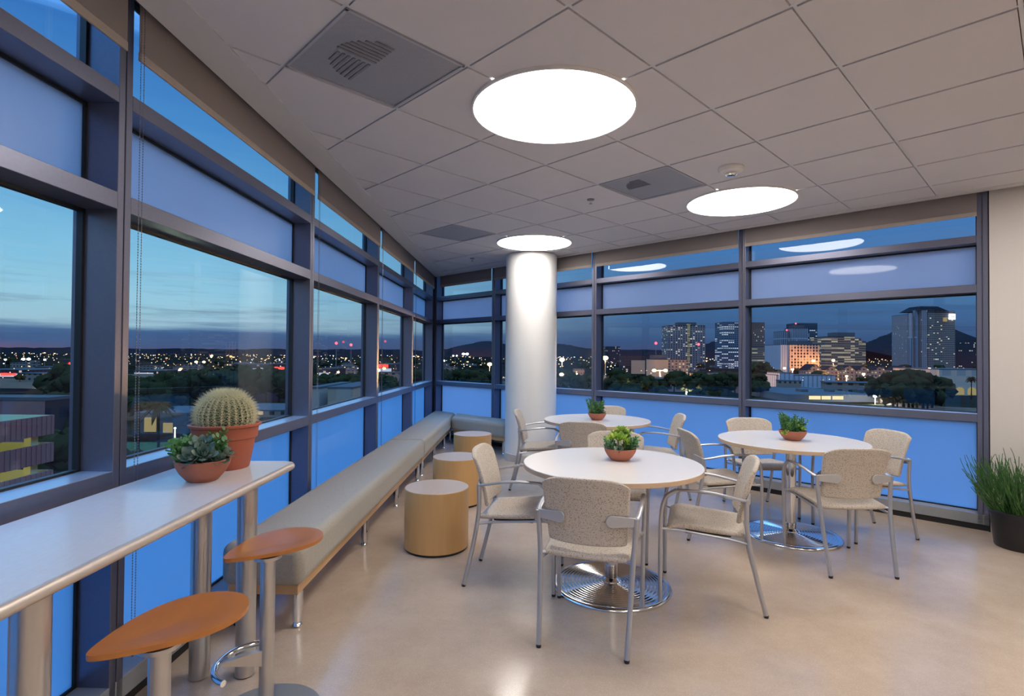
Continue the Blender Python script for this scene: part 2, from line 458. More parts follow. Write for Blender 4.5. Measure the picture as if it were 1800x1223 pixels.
def build_ceiling():
    xmax = RW.p(S_END, 0).x
    mb = MB(); tee = MB()
    g = .0105
    for i in range(-16, 12):
        for j in range(-8, 20):
            c = gp(i + .5, j + .5)
            if c.y < ROOM_BACK - .5 or c.x > xmax + .5: continue
            if (i, j) in VENTS: continue
            pts = [gp(i, j) + GI * g + GJ * g, gp(i + 1, j) - GI * g + GJ * g, gp(i + 1, j + 1) - GI * g - GJ * g, gp(i, j + 1) + GI * g - GJ * g]
            mb.prism([(p.x, p.y) for p in pts], CEIL - .006, CEIL + .012)
    ceil = struct(clipped('ceiling', mb, 'ceiling_tile', [(LW, BL), (RW, BR)]))
    # slab above tiles
    a = line_meet(LW, .25, RW, .25); pr = RW.p(S_END, .25)
    sl = MB().prism([(LW.p(ROOM_BACK, .25).x, ROOM_BACK), (pr.x, ROOM_BACK), (pr.x, pr.y), (a.x, a.y)], 2.93, 3.05)
    sl.build('slab', 'gypsum_border', ceil, smooth=False)
    w = .0072
    for i in range(-16, 12):
        p, q = gp(i, -8), gp(i, 20)
        tee.prism([tuple(p - GI * w), tuple(p + GI * w), tuple(q + GI * w), tuple(q - GI * w)], CEIL, CEIL + .02)
    for j in range(-8, 20):
        p, q = gp(-16, j), gp(12, j)
        tee.prism([tuple(p - GJ * w), tuple(p + GJ * w), tuple(q + GJ * w), tuple(q - GJ * w)], CEIL + .0005, CEIL + .019)
    to = clipped('trim_1', tee, 'ceiling_tee', [(LW, BL), (RW, BR)])
    me = to.data; bm = bmesh.new(); bm.from_mesh(me)
    for co, no in (((xmax, 0, 0), (1, 0, 0)), ((0, ROOM_BACK, 0), (0, -1, 0))):
        bmesh.ops.bisect_plane(bm, geom=bm.verts[:] + bm.edges[:] + bm.faces[:], plane_co=co, plane_no=no, clear_outer=True)
    bm.to_mesh(me); bm.free(); struct(to)
    me = ceil.data; bm = bmesh.new(); bm.from_mesh(me)
    for co, no in (((xmax, 0, 0), (1, 0, 0)), ((0, ROOM_BACK, 0), (0, -1, 0))):
        bmesh.ops.bisect_plane(bm, geom=bm.verts[:] + bm.edges[:] + bm.faces[:], plane_co=co, plane_no=no, clear_outer=True)
    bm.to_mesh(me); bm.free()
    # smooth gypsum borders along both window walls
    mL0, mR0 = line_meet(LW, BL, RW, BR), line_meet(LW, SOFF, RW, SOFF)
    yb = ROOM_BACK
    struct(MB().prism([(LW.p(yb, BL).x, yb), (mL0.x, mL0.y), (mR0.x, mR0.y), (LW.p(yb, SOFF).x, yb)], CEIL - .014, 2.93).build('trim_2', 'gypsum_border', smooth=False))
    e0, e1 = RW.p(S_END, BR), RW.p(S_END, SOFF)
    struct(MB().prism([(mL0.x, mL0.y), (e0.x, e0.y), (e1.x, e1.y), (mR0.x, mR0.y)], CEIL - .014, 2.93).build('trim_3', 'gypsum_border', smooth=False))
build_ceiling()

def build_solid_walls():
    s0 = 3.875
    def T(p): return RW(p)
    w = struct(MB().box(s0, S_END, -.005, .004, 0, 2.93, T).box(3.9, S_END, .004, .2, 0, 2.93, T).build('wall_right', 'warm_wall', smooth=False))
    struct(MB().box(s0 + .01, S_END, -.014, -.005, 0, .10, T).build('baseboard_right', 'baseboard_vinyl', smooth=False))
    pr = RW.p(S_END, .2)
    struct(MB().box(pr.x - .16, pr.x, ROOM_BACK, pr.y, 0, 2.93).build('wall_east', 'warm_wall', smooth=False))
    struct(MB().box(LW.p(ROOM_BACK, 0).x, pr.x - .16, ROOM_BACK - .12, ROOM_BACK, 0, 2.93).build('wall_back', 'warm_wall', smooth=False))
build_solid_walls()

# ------------------------------------------------------------------ curtain wall
Z_SILL = (.865, .930); Z_T2 = (1.915, 1.980); Z_T1 = (2.318, 2.378); Z_BASE = (.05, .13); Z_HEAD = 2.90
GV = .134
def mullion(fr, u, parent, w=.07, name='mullion'):
    mb = MB()
    h = w / 2
    mb.box(u - h, u - .003, 0, .17, Z_BASE[0], Z_HEAD, fr)
    mb.box(u + .003, u + h, 0, .17, Z_BASE[0], Z_HEAD, fr)
    mb.box(u - .003, u + .003, .008, .16, Z_BASE[0], Z_HEAD, fr)
    return mb.build(name, 'frame_metal', parent, smooth=False, bevel=.0015, seg=1)

def bay(num, fr, u0, u1, right_post=None, left_post=True):
    """one window bay between two mullion centre lines"""
    o = bpy.data.objects.new('window_%d' % num, None); COL.objects.link(o); struct(o)
    h = .035
    if left_post: mullion(fr, u0, o)
    if right_post: mullion(fr, u1, o, right_post)
    a, b = u0 + h, u1 - (right_post or .07) / 2
    for z0, z1 in (Z_SILL, Z_T2, Z_T1):
        MB().box(a, b, 0, .165, z0, z1, fr).build('transom', 'frame_metal', o, smooth=False, bevel=.0015, seg=1)
    MB().box(a, b, .004, GV - .013, Z_SILL[1], Z_SILL[1] + .0015, fr).build('sill_sheen_strip', 'sill_sky_sheen', o, smooth=False)  # thin strip added to carry the sky sheen
    MB().box(a, b, 0, .165, 2.86, Z_HEAD, fr).build('transom', 'frame_metal', o, smooth=False)
    e_ = h + (.035 if right_post == .07 else 0)
    MB().box(a - h, b + e_, 0, .19, Z_BASE[0], Z_BASE[1], fr).build('bottom_rail', 'curb_tile', o, smooth=False, bevel=.0015, seg=1)
    MB().box(a - h, b + e_, .02, .19, 0, Z_BASE[0], fr).build('toe_kick', 'toe_black', o, smooth=False)
    for z0, z1, nm, mt in ((Z_BASE[1], Z_SILL[0], 'frosted_pane', 'frosted_glass_low'), (Z_SILL[1], Z_T2[0], 'clear_pane', 'clear_glass'),
                           (Z_T2[1], Z_T1[0], 'frosted_pane', 'frosted_glass_high'), (Z_T1[1], 2.86, 'clear_pane', 'clear_glass')):
        g = MB()
        g.box(a, a + .012, GV - .012, GV + .012, z0, z1, fr); g.box(b - .012, b, GV - .012, GV + .012, z0, z1, fr)
        g.box(a, b, GV - .012, GV + .012, z1 - .012, z1, fr); g.box(a, b, GV - .012, GV + .012, z0, z0 + .01, fr)
        g.build('gasket', 'gasket_black', o, smooth=False)
        if fr is LW and mt in ('clear_glass', 'frosted_glass_high'): mt += '_left'
        MB().box(a + .008, b - .008, GV - .003, GV + .003, z0 + .006, z1 - .008, fr).build(nm, mt, o, smooth=False)
    return o

LEFT_U = [-1.65, .20, 2.052, 3.905, 5.725, 7.555, CU - .05]
n = 1
LBAYS = []
for k in range(len(LEFT_U) - 1):
    last = k == len(LEFT_U) - 2
    LBAYS.append((LEFT_U[k], LEFT_U[k + 1])); bay(n, LW, LEFT_U[k], LEFT_U[k + 1], .1 if last else None); n += 1
bay(n, LW, ROOM_BACK, -1.65); n += 1
RIGHT_S = [CS + .05, -1.85, .035, 1.925, 3.832]
RBAYS = []
for k in range(4):
    RBAYS.append((RIGHT_S[k], RIGHT_S[k + 1])); bay(n, RW, RIGHT_S[k], RIGHT_S[k + 1], .07 if k == 3 else None); n += 1
# corner closure between the two walls and the dark shadow gap at the right end
cpts = [corner_face, LW.p(CU + .002, .17), line_meet(LW, .17, RW, .17), RW.p(CS - .002, .17)]
struct(MB().prism([(p.x, p.y) for p in cpts], 0, Z_HEAD).build('trim_4', 'frame_metal', smooth=False))
struct(MB().box(3.862, 3.90, .006, .2, 0, 2.93, RW).build('trim_5', 'gasket_black', smooth=False))

# ------------------------------------------------------------------ roller blinds
def blind(fr, u0, u1, label, group, chain=None, drop=2.515, flip=False, beads=True):
    q, rz = fr.mat(u0, 0, 0)
    t = thing('roller_blind', label, 'blind', (0, 0, 0), 0, group)
    w0, w1 = u0 + .035, u1 - .03
    v0 = -.022
    MB().box(w0, w1, v0 - .001, v0 + .001, drop + .03, 2.80, fr).build('blind_cloth', 'blind_cloth', t, smooth=False)
    hem = MB()
    hem.box(w0, w1, v0 - .005, v0 + .005, drop, drop + .035, fr)
    hem.build('hem_bar', 'blind_hem_cloth', t, smooth=False, bevel=.003)
    roll = MB(); roll.tube([fr.p(w0 + .01, v0 + .03, 2.82), fr.p(w1 - .01, v0 + .03, 2.82)], .028, 14)
    roll.build('roller_tube', 'frame_metal', t)
    if chain:
        ch = MB(); zt, zb = 2.82, chain
        r = .0024 if beads else .0016
        for du in (0.0, .018):
            uu = w0 + .006 + du - .012
            if beads:
                k = int((zt - zb) / .0105)
                for i in range(k):
                    c = fr.p(uu, v0 - .012, zb + i * .0105)
                    ch.ball(c, r, 6, 4)
            ch.tube([fr.p(uu, v0 - .012, zb), fr.p(uu, v0 - .012, zt)], .0008 if beads else .0016, 5)
        ch.tube([fr.p(w0 - .006 + .018 * s, v0 - .012, zb - .012 * sin(pi * s)) for s in [i / 8 for i in range(9)]], r, 6)
        ch.build('pull_chain', 'bead_steel', t)
    return t
names = ['in the leftmost bay, cut by the frame edge', 'above the cactus, long bead chain at its left end', 'over the third window of the left wall',
         'over the fourth window of the left wall', 'over the narrow-looking last window of the left wall']
for k, (a, b) in enumerate(LBAYS[1:6]):
    blind(LW, a, b, 'taupe roller blind rolled high ' + names[k], 'roller blinds on the left window wall', chain=.22 if k == 1 else .26, beads=(k in (1, 2)))
names = ['over the short corner window left of the white column', 'right behind and beside the top of the white column', 'over the back window between column and middle mullion', 'over the right-hand back window beside the beige wall']
for k, (a, b) in enumerate(RBAYS):
    blind(RW, a + (.12 if k == 0 else 0), b, 'taupe roller blind rolled high ' + names[k], 'roller blinds on the back window wall', chain=.9 if k else None, beads=False, drop=2.53)

# ------------------------------------------------------------------ column
COLX, COLY, COLR = .2553, 7.235, .342
def build_column():
    c = bpy.data.objects.new('column', None); COL.objects.link(c); c.location = (COLX, COLY, 0)
    tag(c, 'thick round white column standing in front of the back windows', 'column')
    MB().lathe([(0, .10), (COLR, .10), (COLR, CEIL - .012), (0, CEIL - .012)], 72).build('shaft', 'column_paint', c)
    MB().lathe([(0, 0), (COLR + .006, 0), (COLR + .006, .095), (COLR - .002, .105), (0, .105)], 72).build('base_band', 'column_base_band', c)
build_column()

# ------------------------------------------------------------------ ceiling fixtures
def build_lamp(i, j, label, seen=True):
    c = gp(i, j)
    t = thing('round_ceiling_light', label, 'ceiling light', (c.x, c.y, CEIL - .006), 0, 'round flush ceiling lights')
    MB().lathe([(.436, .0), (.436, -.016), (.446, -.016), (.446, .0)], 72).build('ring', 'lamp_ring', t)
    MB().lathe([(0, -.012), (.437, -.012), (.437, -.002), (0, -.002)], 72).build('diffuser', 'lamp_diffuser', t)
    return t
LL = ['largest glowing round ceiling light, nearest, right of the big square vent', 'smallest glowing round ceiling light, directly above the white column',
      'glowing round ceiling light at right, below the smoke detector', 'round ceiling light out of view to the right of the nearest one', 'round ceiling light out of view beyond the right edge',
      'round ceiling light out of view behind the camera', 'round ceiling light out of view far behind the camera', 'round ceiling light out of view behind right']
for (i, j), lb in zip(LAMPS, LL): build_lamp(i, j, lb)

def build_vent(i, j, label, dirs):
    c = gp(i + .5, j + .5)
    ang = atan2(GI.y, GI.x)
    t = thing('air_vent', label, 'vent', (c.x, c.y, CEIL - .004), ang, 'square ceiling vents')
    h = TILE / 2 - .008
    fr = MB()
    for a, b, c_, d in ((-h, h, -h, -h + .012), (-h, h, h - .012, h), (-h, -h + .012, -h, h), (h - .012, h, -h, h)):
        fr.box(a, b, c_, d, -.004, .01)
    fr.build('frame', 'vent_frame', t, smooth=False)
    MB().box(-h + .012, h - .012, -h + .012, h - .012, .002, .006).build('perforated_plate', 'perforated_plate', t, smooth=False)
    if dirs:
        lv = MB()
        # circular pattern of louvre blades, two visible quadrants
        R = .20; q0 = dirs
        for quad in q0:
            for k in range(1, 8):
                off = k * R / 8
                ln = sqrt(max(0, R * R - off * off))
                if quad == 0: lv.box(off - .006, off + .006, .008, ln, -.003, .0015)
                if quad == 1: lv.box(-off - .006, -off + .006, .008, ln, -.003, .0015)
                if quad == 2: lv.box(-ln, -.008, -off - .006, -off + .006, -.003, .0015)
                if quad == 3: lv.box(.008, ln, -off - .006, -off + .006, -.003, .0015)
        lv.build('louvre', 'vent_louvre', t, smooth=False)
build_vent(-1, 1, 'large square perforated ceiling vent with round louvre pattern, nearest, left of the biggest lamp', (2, 1))
build_vent(3, 1, 'square perforated ceiling vent beside the right-hand round lamp', (1,))
build_vent(3, -3, 'small-looking plain square ceiling vent left of the lamp over the column', ())

def build_smoke():
    t = thing('smoke_detector', 'white smoke detector on ceiling above right-hand round lamp', 'smoke detector', (1.545, 3.80, CEIL - .006))
    MB().lathe([(0, 0), (.086, 0), (.088, -.014), (.076, -.030), (.050, -.038), (0, -.038)], 40).build('housing', 'detector_plastic', t)
    MB().lathe([(.034, -.036), (.038, -.050), (.028, -.060), (0, -.062)], 24).build('sensor_dome', 'chrome', t)
build_smoke()
def build_sprinkler(x, y, label):
    t = thing('sprinkler', label, 'sprinkler', (x, y, CEIL - .006), 0, 'ceiling sprinklers')
    MB().lathe([(0, 0), (.032, 0), (.030, -.008), (0, -.010)], 24).build('escutcheon', 'vent_louvre', t)
    MB().lathe([(0, -.008), (.008, -.008), (.008, -.03), (.014, -.034), (.014, -.038), (0, -.038)], 16).build('spray_head', 'chrome', t)
build_sprinkler(.665, 4.60, 'small sprinkler head on ceiling between lamps and middle vent')
build_sprinkler(-.56, 7.45, 'small sprinkler head on ceiling left of the column top')

# ------------------------------------------------------------------ bar counter
def build_bar():
    t = thing('bar_counter', 'long narrow speckled laminate bar counter on steel posts under left windows', 'counter', (0, 0, 0))
    x0, x1, y0, y1 = -1.478, -.985, -1.2, 2.46
    out = [(x0 - .016 + .04, y0), (x1, y0)]
    for k in range(7):
        a = pi / 2 * k / 6; out.append((x1 - .05 + .05 * cos(a), y1 - .05 + .05 * sin(a)))
    out.append((x0 + .043, y1))
    MB().prism(out, .862, .886).build('countertop', 'bar_laminate', t, bevel=.004)
    path = [Vector((x1, y0, .872))] + [Vector((x1 - .05 + .05 * cos(pi / 2 * k / 8), y1 - .05 + .05 * sin(pi / 2 * k / 8), .872)) for k in range(9)] + [Vector((x0 + .05, y1, .872))]
    MB().tube(path, .0155, 12).build('bullnose_edge', 'bullnose_metal', t)
    for (x, y) in ((-1.32, 2.31), (-1.135, 2.33), (-1.32, 1.27), (-1.14, 1.29), (-1.32, 0), (-1.14, 0)):
        lg = MB().lathe([(0, .004), (.040, .004), (.040, .861), (0, .861)], 28, (x, y, 0)).build('leg', 'satin_leg', t)
        MB().lathe([(0, 0), (.034, 0), (.034, .006), (0, .006)], 20, (x, y, 0)).build('foot_plate', 'glide_black', lg)
build_bar()

def seat_outline(L=.405, Wd=.285, n=40):
    """teardrop: pointed at -x, round at +x; centred on the column"""
    pts = []
    for k in range(n):
        a = 2 * pi * k / n
        x = cos(a); y = sin(a)
        s = (1 - x) / 2                     # 0 at the round end, 1 at the tip
        wy = y * (1 - .62 * s ** 1.8)
        pts.append((x * L / 2 + .0, wy * Wd / 2 * 1.08))
    return pts
def build_stool(cx, cy, label, arc=True):
    t = thing('bar_stool', label, 'stool', (cx, cy, 0), 0, 'bar stools with leaf-shaped seats')
    ang = radians(45 + 14)
    ca, sa = cos(ang), sin(ang)
    out = seat_outline()
    ring_n = len(out); rows = (0, .35, .7, .9, 1.0)
    vs, fs = [], []
    mb = MB()
    def P(r, x, y, z): return (x * r * ca - y * r * sa - .012, x * r * sa + y * r * ca + .075, z)
    for side, zb in ((0, .622), (1, .608)):
        base = len(vs)
        for r in rows:
            for (x, y) in out:
                dish = .020 * r * r - .010 * r ** 6
                vs.append(P(r if r else .001, x, y, zb + dish))
        for a in range(len(rows) - 1):
            for k in range(ring_n):
                fs.append((base + a * ring_n + k, base + a * ring_n + (k + 1) % ring_n, base + (a + 1) * ring_n + (k + 1) % ring_n, base + (a + 1) * ring_n + k))
    o2 = len(rows) * ring_n; e = (len(rows) - 1) * ring_n
    for k in range(ring_n): fs.append((e + k, e + (k + 1) % ring_n, o2 + e + (k + 1) % ring_n, o2 + e + k))
    mb.add(vs, fs)
    mb.build('seat', 'cherry_seat', t, angle=60)
    MB().lathe([(0, .012), (.0265, .012), (.0265, .600), (.012, .612), (0, .612)], 28).build('post', 'satin_leg', t)
    MB().lathe([(0, 0), (.20, 0), (.20, .006), (.19, .010), (.03, .014), (0, .014)], 48).build('base_plate', 'stool_base_grey', t)
    mount = MB().lathe([(0, .592), (.05, .600), (.05, .612), (0, .612)], 24)
    mount.build('seat_mount', 'satin_leg', t)
    # footrest: chrome arc held by a short bracket
    path = [(0.0, .02, .27), (-.05, .012, .27), (-.095, -.02, .268), (-.122, -.07, .264), (-.125, -.13, .262), (-.104, -.18, .26), (-.068, -.215, .26), (-.045, -.225, .26)]
    dense = []
    for i in range(len(path) - 1):
        for k in range(4):
            p, q = Vector(path[i]), Vector(path[i + 1]); dense.append(p.lerp(q, k / 4))
    dense.append(Vector(path[-1]))
    for _ in range(3): dense = [dense[0]] + [(dense[i - 1] + dense[i] * 2 + dense[i + 1]) / 4 for i in range(1, len(dense) - 1)] + [dense[-1]]
    ft = MB().tube(dense, .0115, 12).build('footrest', 'chrome', t)
    br = MB(); br.add([(0, -.02, .262), (0, .012, .262), (-.118, -.085, .262), (-.112, -.110, .262), (0, -.02, .20), (0, .012, .20), (-.118, -.085, .250), (-.112, -.110, .250)],
                      [(0, 1, 2, 3), (7, 6, 5, 4), (0, 4, 5, 1), (1, 5, 6, 2), (2, 6, 7, 3), (3, 7, 4, 0)])
    br.build('bracket', 'satin_leg', ft, smooth=False)
build_stool(-.922, 2.06, 'cherry-wood bar stool with chrome foot arc, farther one, before the bench end')
build_stool(-.922, 1.43, 'cherry-wood bar stool nearest the camera, at the lower left')

# ------------------------------------------------------------------ benches
def bench(u0, poly, label, legs, rail_in=.03):
    t = thing('upholstered_bench', label, 'bench', (0, 0, 0), 0, 'upholstered benches along the windows')
    MB().prism(poly, .228, .435).build('cushion', 'bench_fabric', t, bevel=.048, seg=5)
    c = Vector((sum(p[0] for p in poly) / len(poly), sum(p[1] for p in poly) / len(poly)))
    def shrink(p, d):
        n = len(poly); i = poly.index(p)
        a, b = Vector(poly[i - 1]), Vector(poly[(i + 1) % n]); p = Vector(p)
        e1 = (p - a).normalized(); e2 = (b - p).normalized()
        n1 = Vector((-e1.y, e1.x)); n2 = Vector((-e2.y, e2.x))
        if (c - p).dot(n1) < 0: n1 = -n1
        if (c - p).dot(n2) < 0: n2 = -n2
        k = 1 + n1.dot(n2)
        return tuple(p + (n1 + n2) * (d / max(k, .25)))
    MB().prism([shrink(p, rail_in) for p in poly], .183, .232).build('base_rail', 'maple_rail', t, smooth=False, bevel=.002, seg=1)
    for (x, y) in legs:
        lg = MB().lathe([(0, .03), (.025, .03), (.025, .184), (0, .184)], 24, (x, y, 0)).build('leg', 'chrome', t)
        MB().lathe([(0, 0), (.020, 0), (.024, .008), (.018, .022), (.008, .03), (0, .03)], 20, (x, y, 0)).build('glide', 'chrome', lg)
BV0, BV1 = -.045, -.455      # bench back / front offset from the left wall
def L2(u, v): q = LW.p(u, v); return (q.x, q.y)
f0, f1 = line_meet(LW, BV0, RW, -.03), line_meet(LW, BV1, RW, -.03)
ya = 6.02
def legrow(us, inset=.055):
    r = []
    for u in us: r += [L2(u, BV1 + inset), L2(u, BV0 - inset)]
    return r
bench(0, [L2(2.66, BV0), L2(2.66, BV1), L2(ya, BV1), L2(ya, BV0)], 'long grey-beige upholstered bench along left windows, nearer section', legrow([2.75, 3.92, 4.9, 5.9]))
bench(0, [L2(ya + .008, BV0), L2(ya + .008, BV1), (f1.x, f1.y), (f0.x, f0.y)], 'grey-beige upholstered bench section reaching into the far window corner', legrow([6.15, 7.0, 7.95, 8.6]))
s1 = along(RW, f1)
rs = s1 + .03
sb_end = -1.10
lb = line_meet(LW, BV1 - .012, RW, -.03); lf = line_meet(LW, BV1 - .012, RW, -.48)
bench(0, [(lb.x, lb.y), tuple(RW.p(sb_end, -.03).xy), tuple(RW.p(sb_end, -.48).xy), (lf.x, lf.y)], 'short grey-beige upholstered bench on the back wall ending at the column',
      [tuple(RW.p(sb_end - .08, -.42).xy), tuple(RW.p(sb_end - .08, -.09).xy), tuple(RW.p(along(RW, lf) + .12, -.41).xy), tuple(RW.p(along(RW, lb) + .5, -.09).xy)])

# ------------------------------------------------------------------ drums
def drum(x, y, label):
    t = thing('drum_stool', label, 'stool', (x, y, 0), 0, 'round maple drum stools in front of the bench')
    MB().lathe([(.2275, .018), (.2275, .4285), (.2255, .4305), (.22, .431)], 72).build('side_shell', 'maple_veneer', t)
    MB().lathe([(0, .4315), (.2235, .4315), (.2245, .4305), (.2245, .42), (0, .42)], 72).build('top_disc', 'maple_top', t)
    MB().lathe([(0, 0), (.218, 0), (.218, .02), (0, .02)], 48).build('plinth', 'glide_black', t)
drum(-.532, 3.885, 'round maple drum stool, nearest of the row before the bench')
drum(-.502, 5.05, 'round maple drum stool, middle of the row before the bench')
drum(-.468, 6.52, 'round maple drum stool, farthest of the row, near the corner bench')

# ------------------------------------------------------------------ tables
def table(x, y, label):
    t = thing('round_table', label, 'table', (x, y, 0), 0, 'round white cafe tables on ribbed chrome bases')
    R = .530
    tp = MB().lathe([(0, .737), (R - .003, .737), (R, .734), (R, .7325), (0, .7325)], 96).build('tabletop', 'white_laminate', t)
    MB().lathe([(0, .7325), (R, .7325), (R, .709), (R - .004, .707), (0, .707)], 96).build('edge_band', 'edge_band', tp)
    MB().lathe([(0, .035), (.0385, .035), (.0385, .69), (0, .69)], 40).build('post', 'chrome', t)
    MB().lathe([(0, .690), (.19, .696), (.19, .707), (0, .707)], 32).build('mounting_plate', 'glide_black', t)
    prof = [(0, .034), (.05, .034)]
    k = 13; r0, r1 = .060, .322
    for i in range(k * 8 + 1):
        r = r0 + (r1 - r0) * i / (k * 8)
        h = .030 - .014 * (i / (k * 8)) ** 1.4
        prof.append((r, h + .0030 * cos(2 * pi * i / 8)))
    prof += [(.328, .018), (.340, .019), (.350, .012), (.354, .004), (.352, 0), (0, 0)]
    b = MB().lathe(prof, 128).build('base_disc', 'ribbed_chrome', t, angle=80)
    MB().lathe([(.0386, .030), (.060, .030), (.058, .040), (.046, .050), (.0386, .055)], 40).build('collar', 'chrome', b)
TABLES = [(.605, 3.255), (2.175, 4.20), (.862, 5.45)]
table(*TABLES[0], 'round white table nearest the camera, lime-green succulent on it')
table(*TABLES[1], 'round white table at right, close to the right-hand back window')
table(*TABLES[2], 'round white table farthest away, just right of the white column')

# ------------------------------------------------------------------ chairs
def smooth_path(pts, sub=5, it=3):
    d = []
    for i in range(len(pts) - 1):
        for k in range(sub): d.append(Vector(pts[i]).lerp(Vector(pts[i + 1]), k / sub))
    d.append(Vector(pts[-1]))
    for _ in range(it): d = [d[0]] + [(d[i - 1] + d[i] * 2 + d[i + 1]) / 4 for i in range(1, len(d) - 1)] + [d[-1]]
    return d
def make_chair():
    t = thing('armchair', '', 'chair')
    # seat: gently dished slab with waterfall front
    nx, ny = 10, 12; vs, fs = [], []
    def seat_pt(i, j, lower):
        a = i / nx * 2 - 1; b = j / ny
        y = -.195 + .415 * b
        w = .205 + .025 * b
        z = .432 + .030 * b - .012 * (1 - a * a) * (1 - abs(2 * b - 1)) - (.030 * max(0, (b - .82) / .18) ** 2)
        z += .006 * a * a
        edge = max(abs(a) ** 8, abs(2 * b - 1) ** 10)
        if lower: z -= .042 * (1 - .25 * edge)
        else: z -= .010 * edge
        return (a * w, y, z)
    for lower in (0, 1):
        for j in range(ny + 1):
            for i in range(nx + 1): vs.append(seat_pt(i, j, lower))
    N = (nx + 1) * (ny + 1)
    for j in range(ny):
        for i in range(nx):
            q = (j * (nx + 1) + i, j * (nx + 1) + i + 1, (j + 1) * (nx + 1) + i + 1, (j + 1) * (nx + 1) + i)
            fs.append(q); fs.append(tuple(N + k for k in reversed(q)))
    rim = [i for i in range(nx + 1)] + [j * (nx + 1) + nx for j in range(1, ny + 1)] + [ny * (nx + 1) + i for i in range(nx - 1, -1, -1)] + [j * (nx + 1) for j in range(ny - 1, 0, -1)]
    for k in range(len(rim)):
        a, b = rim[k], rim[(k + 1) % len(rim)]; fs.append((a, b, N + b, N + a))
    MB().add(vs, fs).build('seat', 'chair_fabric', t, bevel=.008, seg=3, angle=60)
    MB().prism([(-.15, -.12), (.15, -.12), (.16, .12), (-.16, .12)], .385, .408).build('seat_pan', 'glide_black', t, bevel=.004)
    # backrest: curved shell, wider at the top, leaning back
    nx, nz = 14, 12; vs, fs = [], []
    def back_pt(i, k, rear):
        a = i / nx * 2 - 1; b = k / nz
        w = .189 + .026 * b
        z = .466 + .338 * b
        top_round = 1 - .0 * b
        y = -.168 - .010 * b - .075 * b ** 1.5 + .030 * a * a
        if b > .75: z -= .034 * (abs(a) ** 5) * ((b - .75) / .25) ** 2; w -= .010 * ((b - .75) / .25) ** 3
        if b < .08: z += .010 * (abs(a) ** 3)
        th = .026
        if rear: y -= th
        return (a * w, y, z)
    for rear in (0, 1):
        for k in range(nz + 1):
            for i in range(nx + 1): vs.append(back_pt(i, k, rear))
    N = (nx + 1) * (nz + 1)
    for k in range(nz):
        for i in range(nx):
            q = (k * (nx + 1) + i, k * (nx + 1) + i + 1, (k + 1) * (nx + 1) + i + 1, (k + 1) * (nx + 1) + i)
            fs.append(q); fs.append(tuple(N + m_ for m_ in reversed(q)))
    rim = [i for i in range(nx + 1)] + [j * (nx + 1) + nx for j in range(1, nz + 1)] + [nz * (nx + 1) + i for i in range(nx - 1, -1, -1)] + [j * (nx + 1) for j in range(nz - 1, 0, -1)]
    for k in range(len(rim)):
        a, b = rim[k], rim[(k + 1) % len(rim)]; fs.append((a, b, N + b, N + a))
    MB().add(vs, fs).build('backrest', 'chair_fabric', t, bevel=.010, seg=3, angle=60)
    for s in (-1, 1):
        # front leg with the armrest bend
        fp = smooth_path([(s * .230, .252, .012), (s * .234, .252, .30), (s * .241, .248, .52), (s * .243, .225, .605), (s * .242, .165, .642)], 6, 5)
        lg = MB().tube(fp, .0118, 10).build('leg', 'chair_frame', t)
        MB().lathe([(0, 0), (.011, 0), (.0125, .014), (0, .014)], 12, (s * .230, .252, 0)).build('foot_cap', 'glide_black', lg)
        # armrest: flattened bar going back to the bracket
        ap = smooth_path([(s * .242, .170, .641), (s * .246, .08, .648), (s * .247, -.04, .640), (s * .243, -.15, .618), (s * .236, -.185, .612)], 5, 3)
        arm = MB().tube(ap, [.0135] * len(ap), 10, flat=.62).build('armrest', 'chair_frame', t)
        # bracket clamping the rear of the backrest
        bk = MB()
        zc = .600; pts = []
        for k in range(13):
            a = -pi / 2 + pi * k / 12; pts.append((.128 - .030 * cos(a), zc + .030 * sin(a)))
        pts += [(.236, zc + .022), (.236, zc - .018)]
        for yy in (0, 1):
            for (x, z) in pts:
                aa = x / .215
                y = -.168 - .010 * .42 - .075 * .42 ** 1.5 + .030 * min(1.0, aa * aa) - .026 - .001
                bk.v.append((s * x, y - .009 * yy, z))
        npt = len(pts)
        bk.f += [tuple(range(npt)), tuple(range(2 * npt - 1, npt - 1, -1))] + [(k, (k + 1) % npt, npt + (k + 1) % npt, npt + k) for k in range(npt)]
        bk.build('back_bracket', 'chair_bracket', arm, bevel=.003)
        # rear leg
        rp = smooth_path([(s * .236, -.192, .618), (s * .230, -.190, .50), (s * .222, -.198, .42), (s * .214, -.235, .22), (s * .205, -.288, .012)], 5, 4)
        lg = MB().tube(rp, .0125, 10).build('leg', 'chair_frame', t)
        MB().lathe([(0, 0), (.0115, 0), (.013, .014), (0, .014)], 12, (s * .205, -.289, 0)).build('foot_cap', 'glide_black', lg)
        # side rail under the seat with end cap, and a short stub to the seat
        rail = MB().tube([(s * .238, .252, .424), (s * .205, .16, .414), (s * .200, -.10, .392), (s * .222, -.208, .382)], .0075, 8).build('side_rail', 'chair_frame', t)
        MB().tube([(s * .222, -.200, .415), (s * .17, -.175, .418)], .008, 8).build('seat_stub', 'chair_frame', t)
    return t
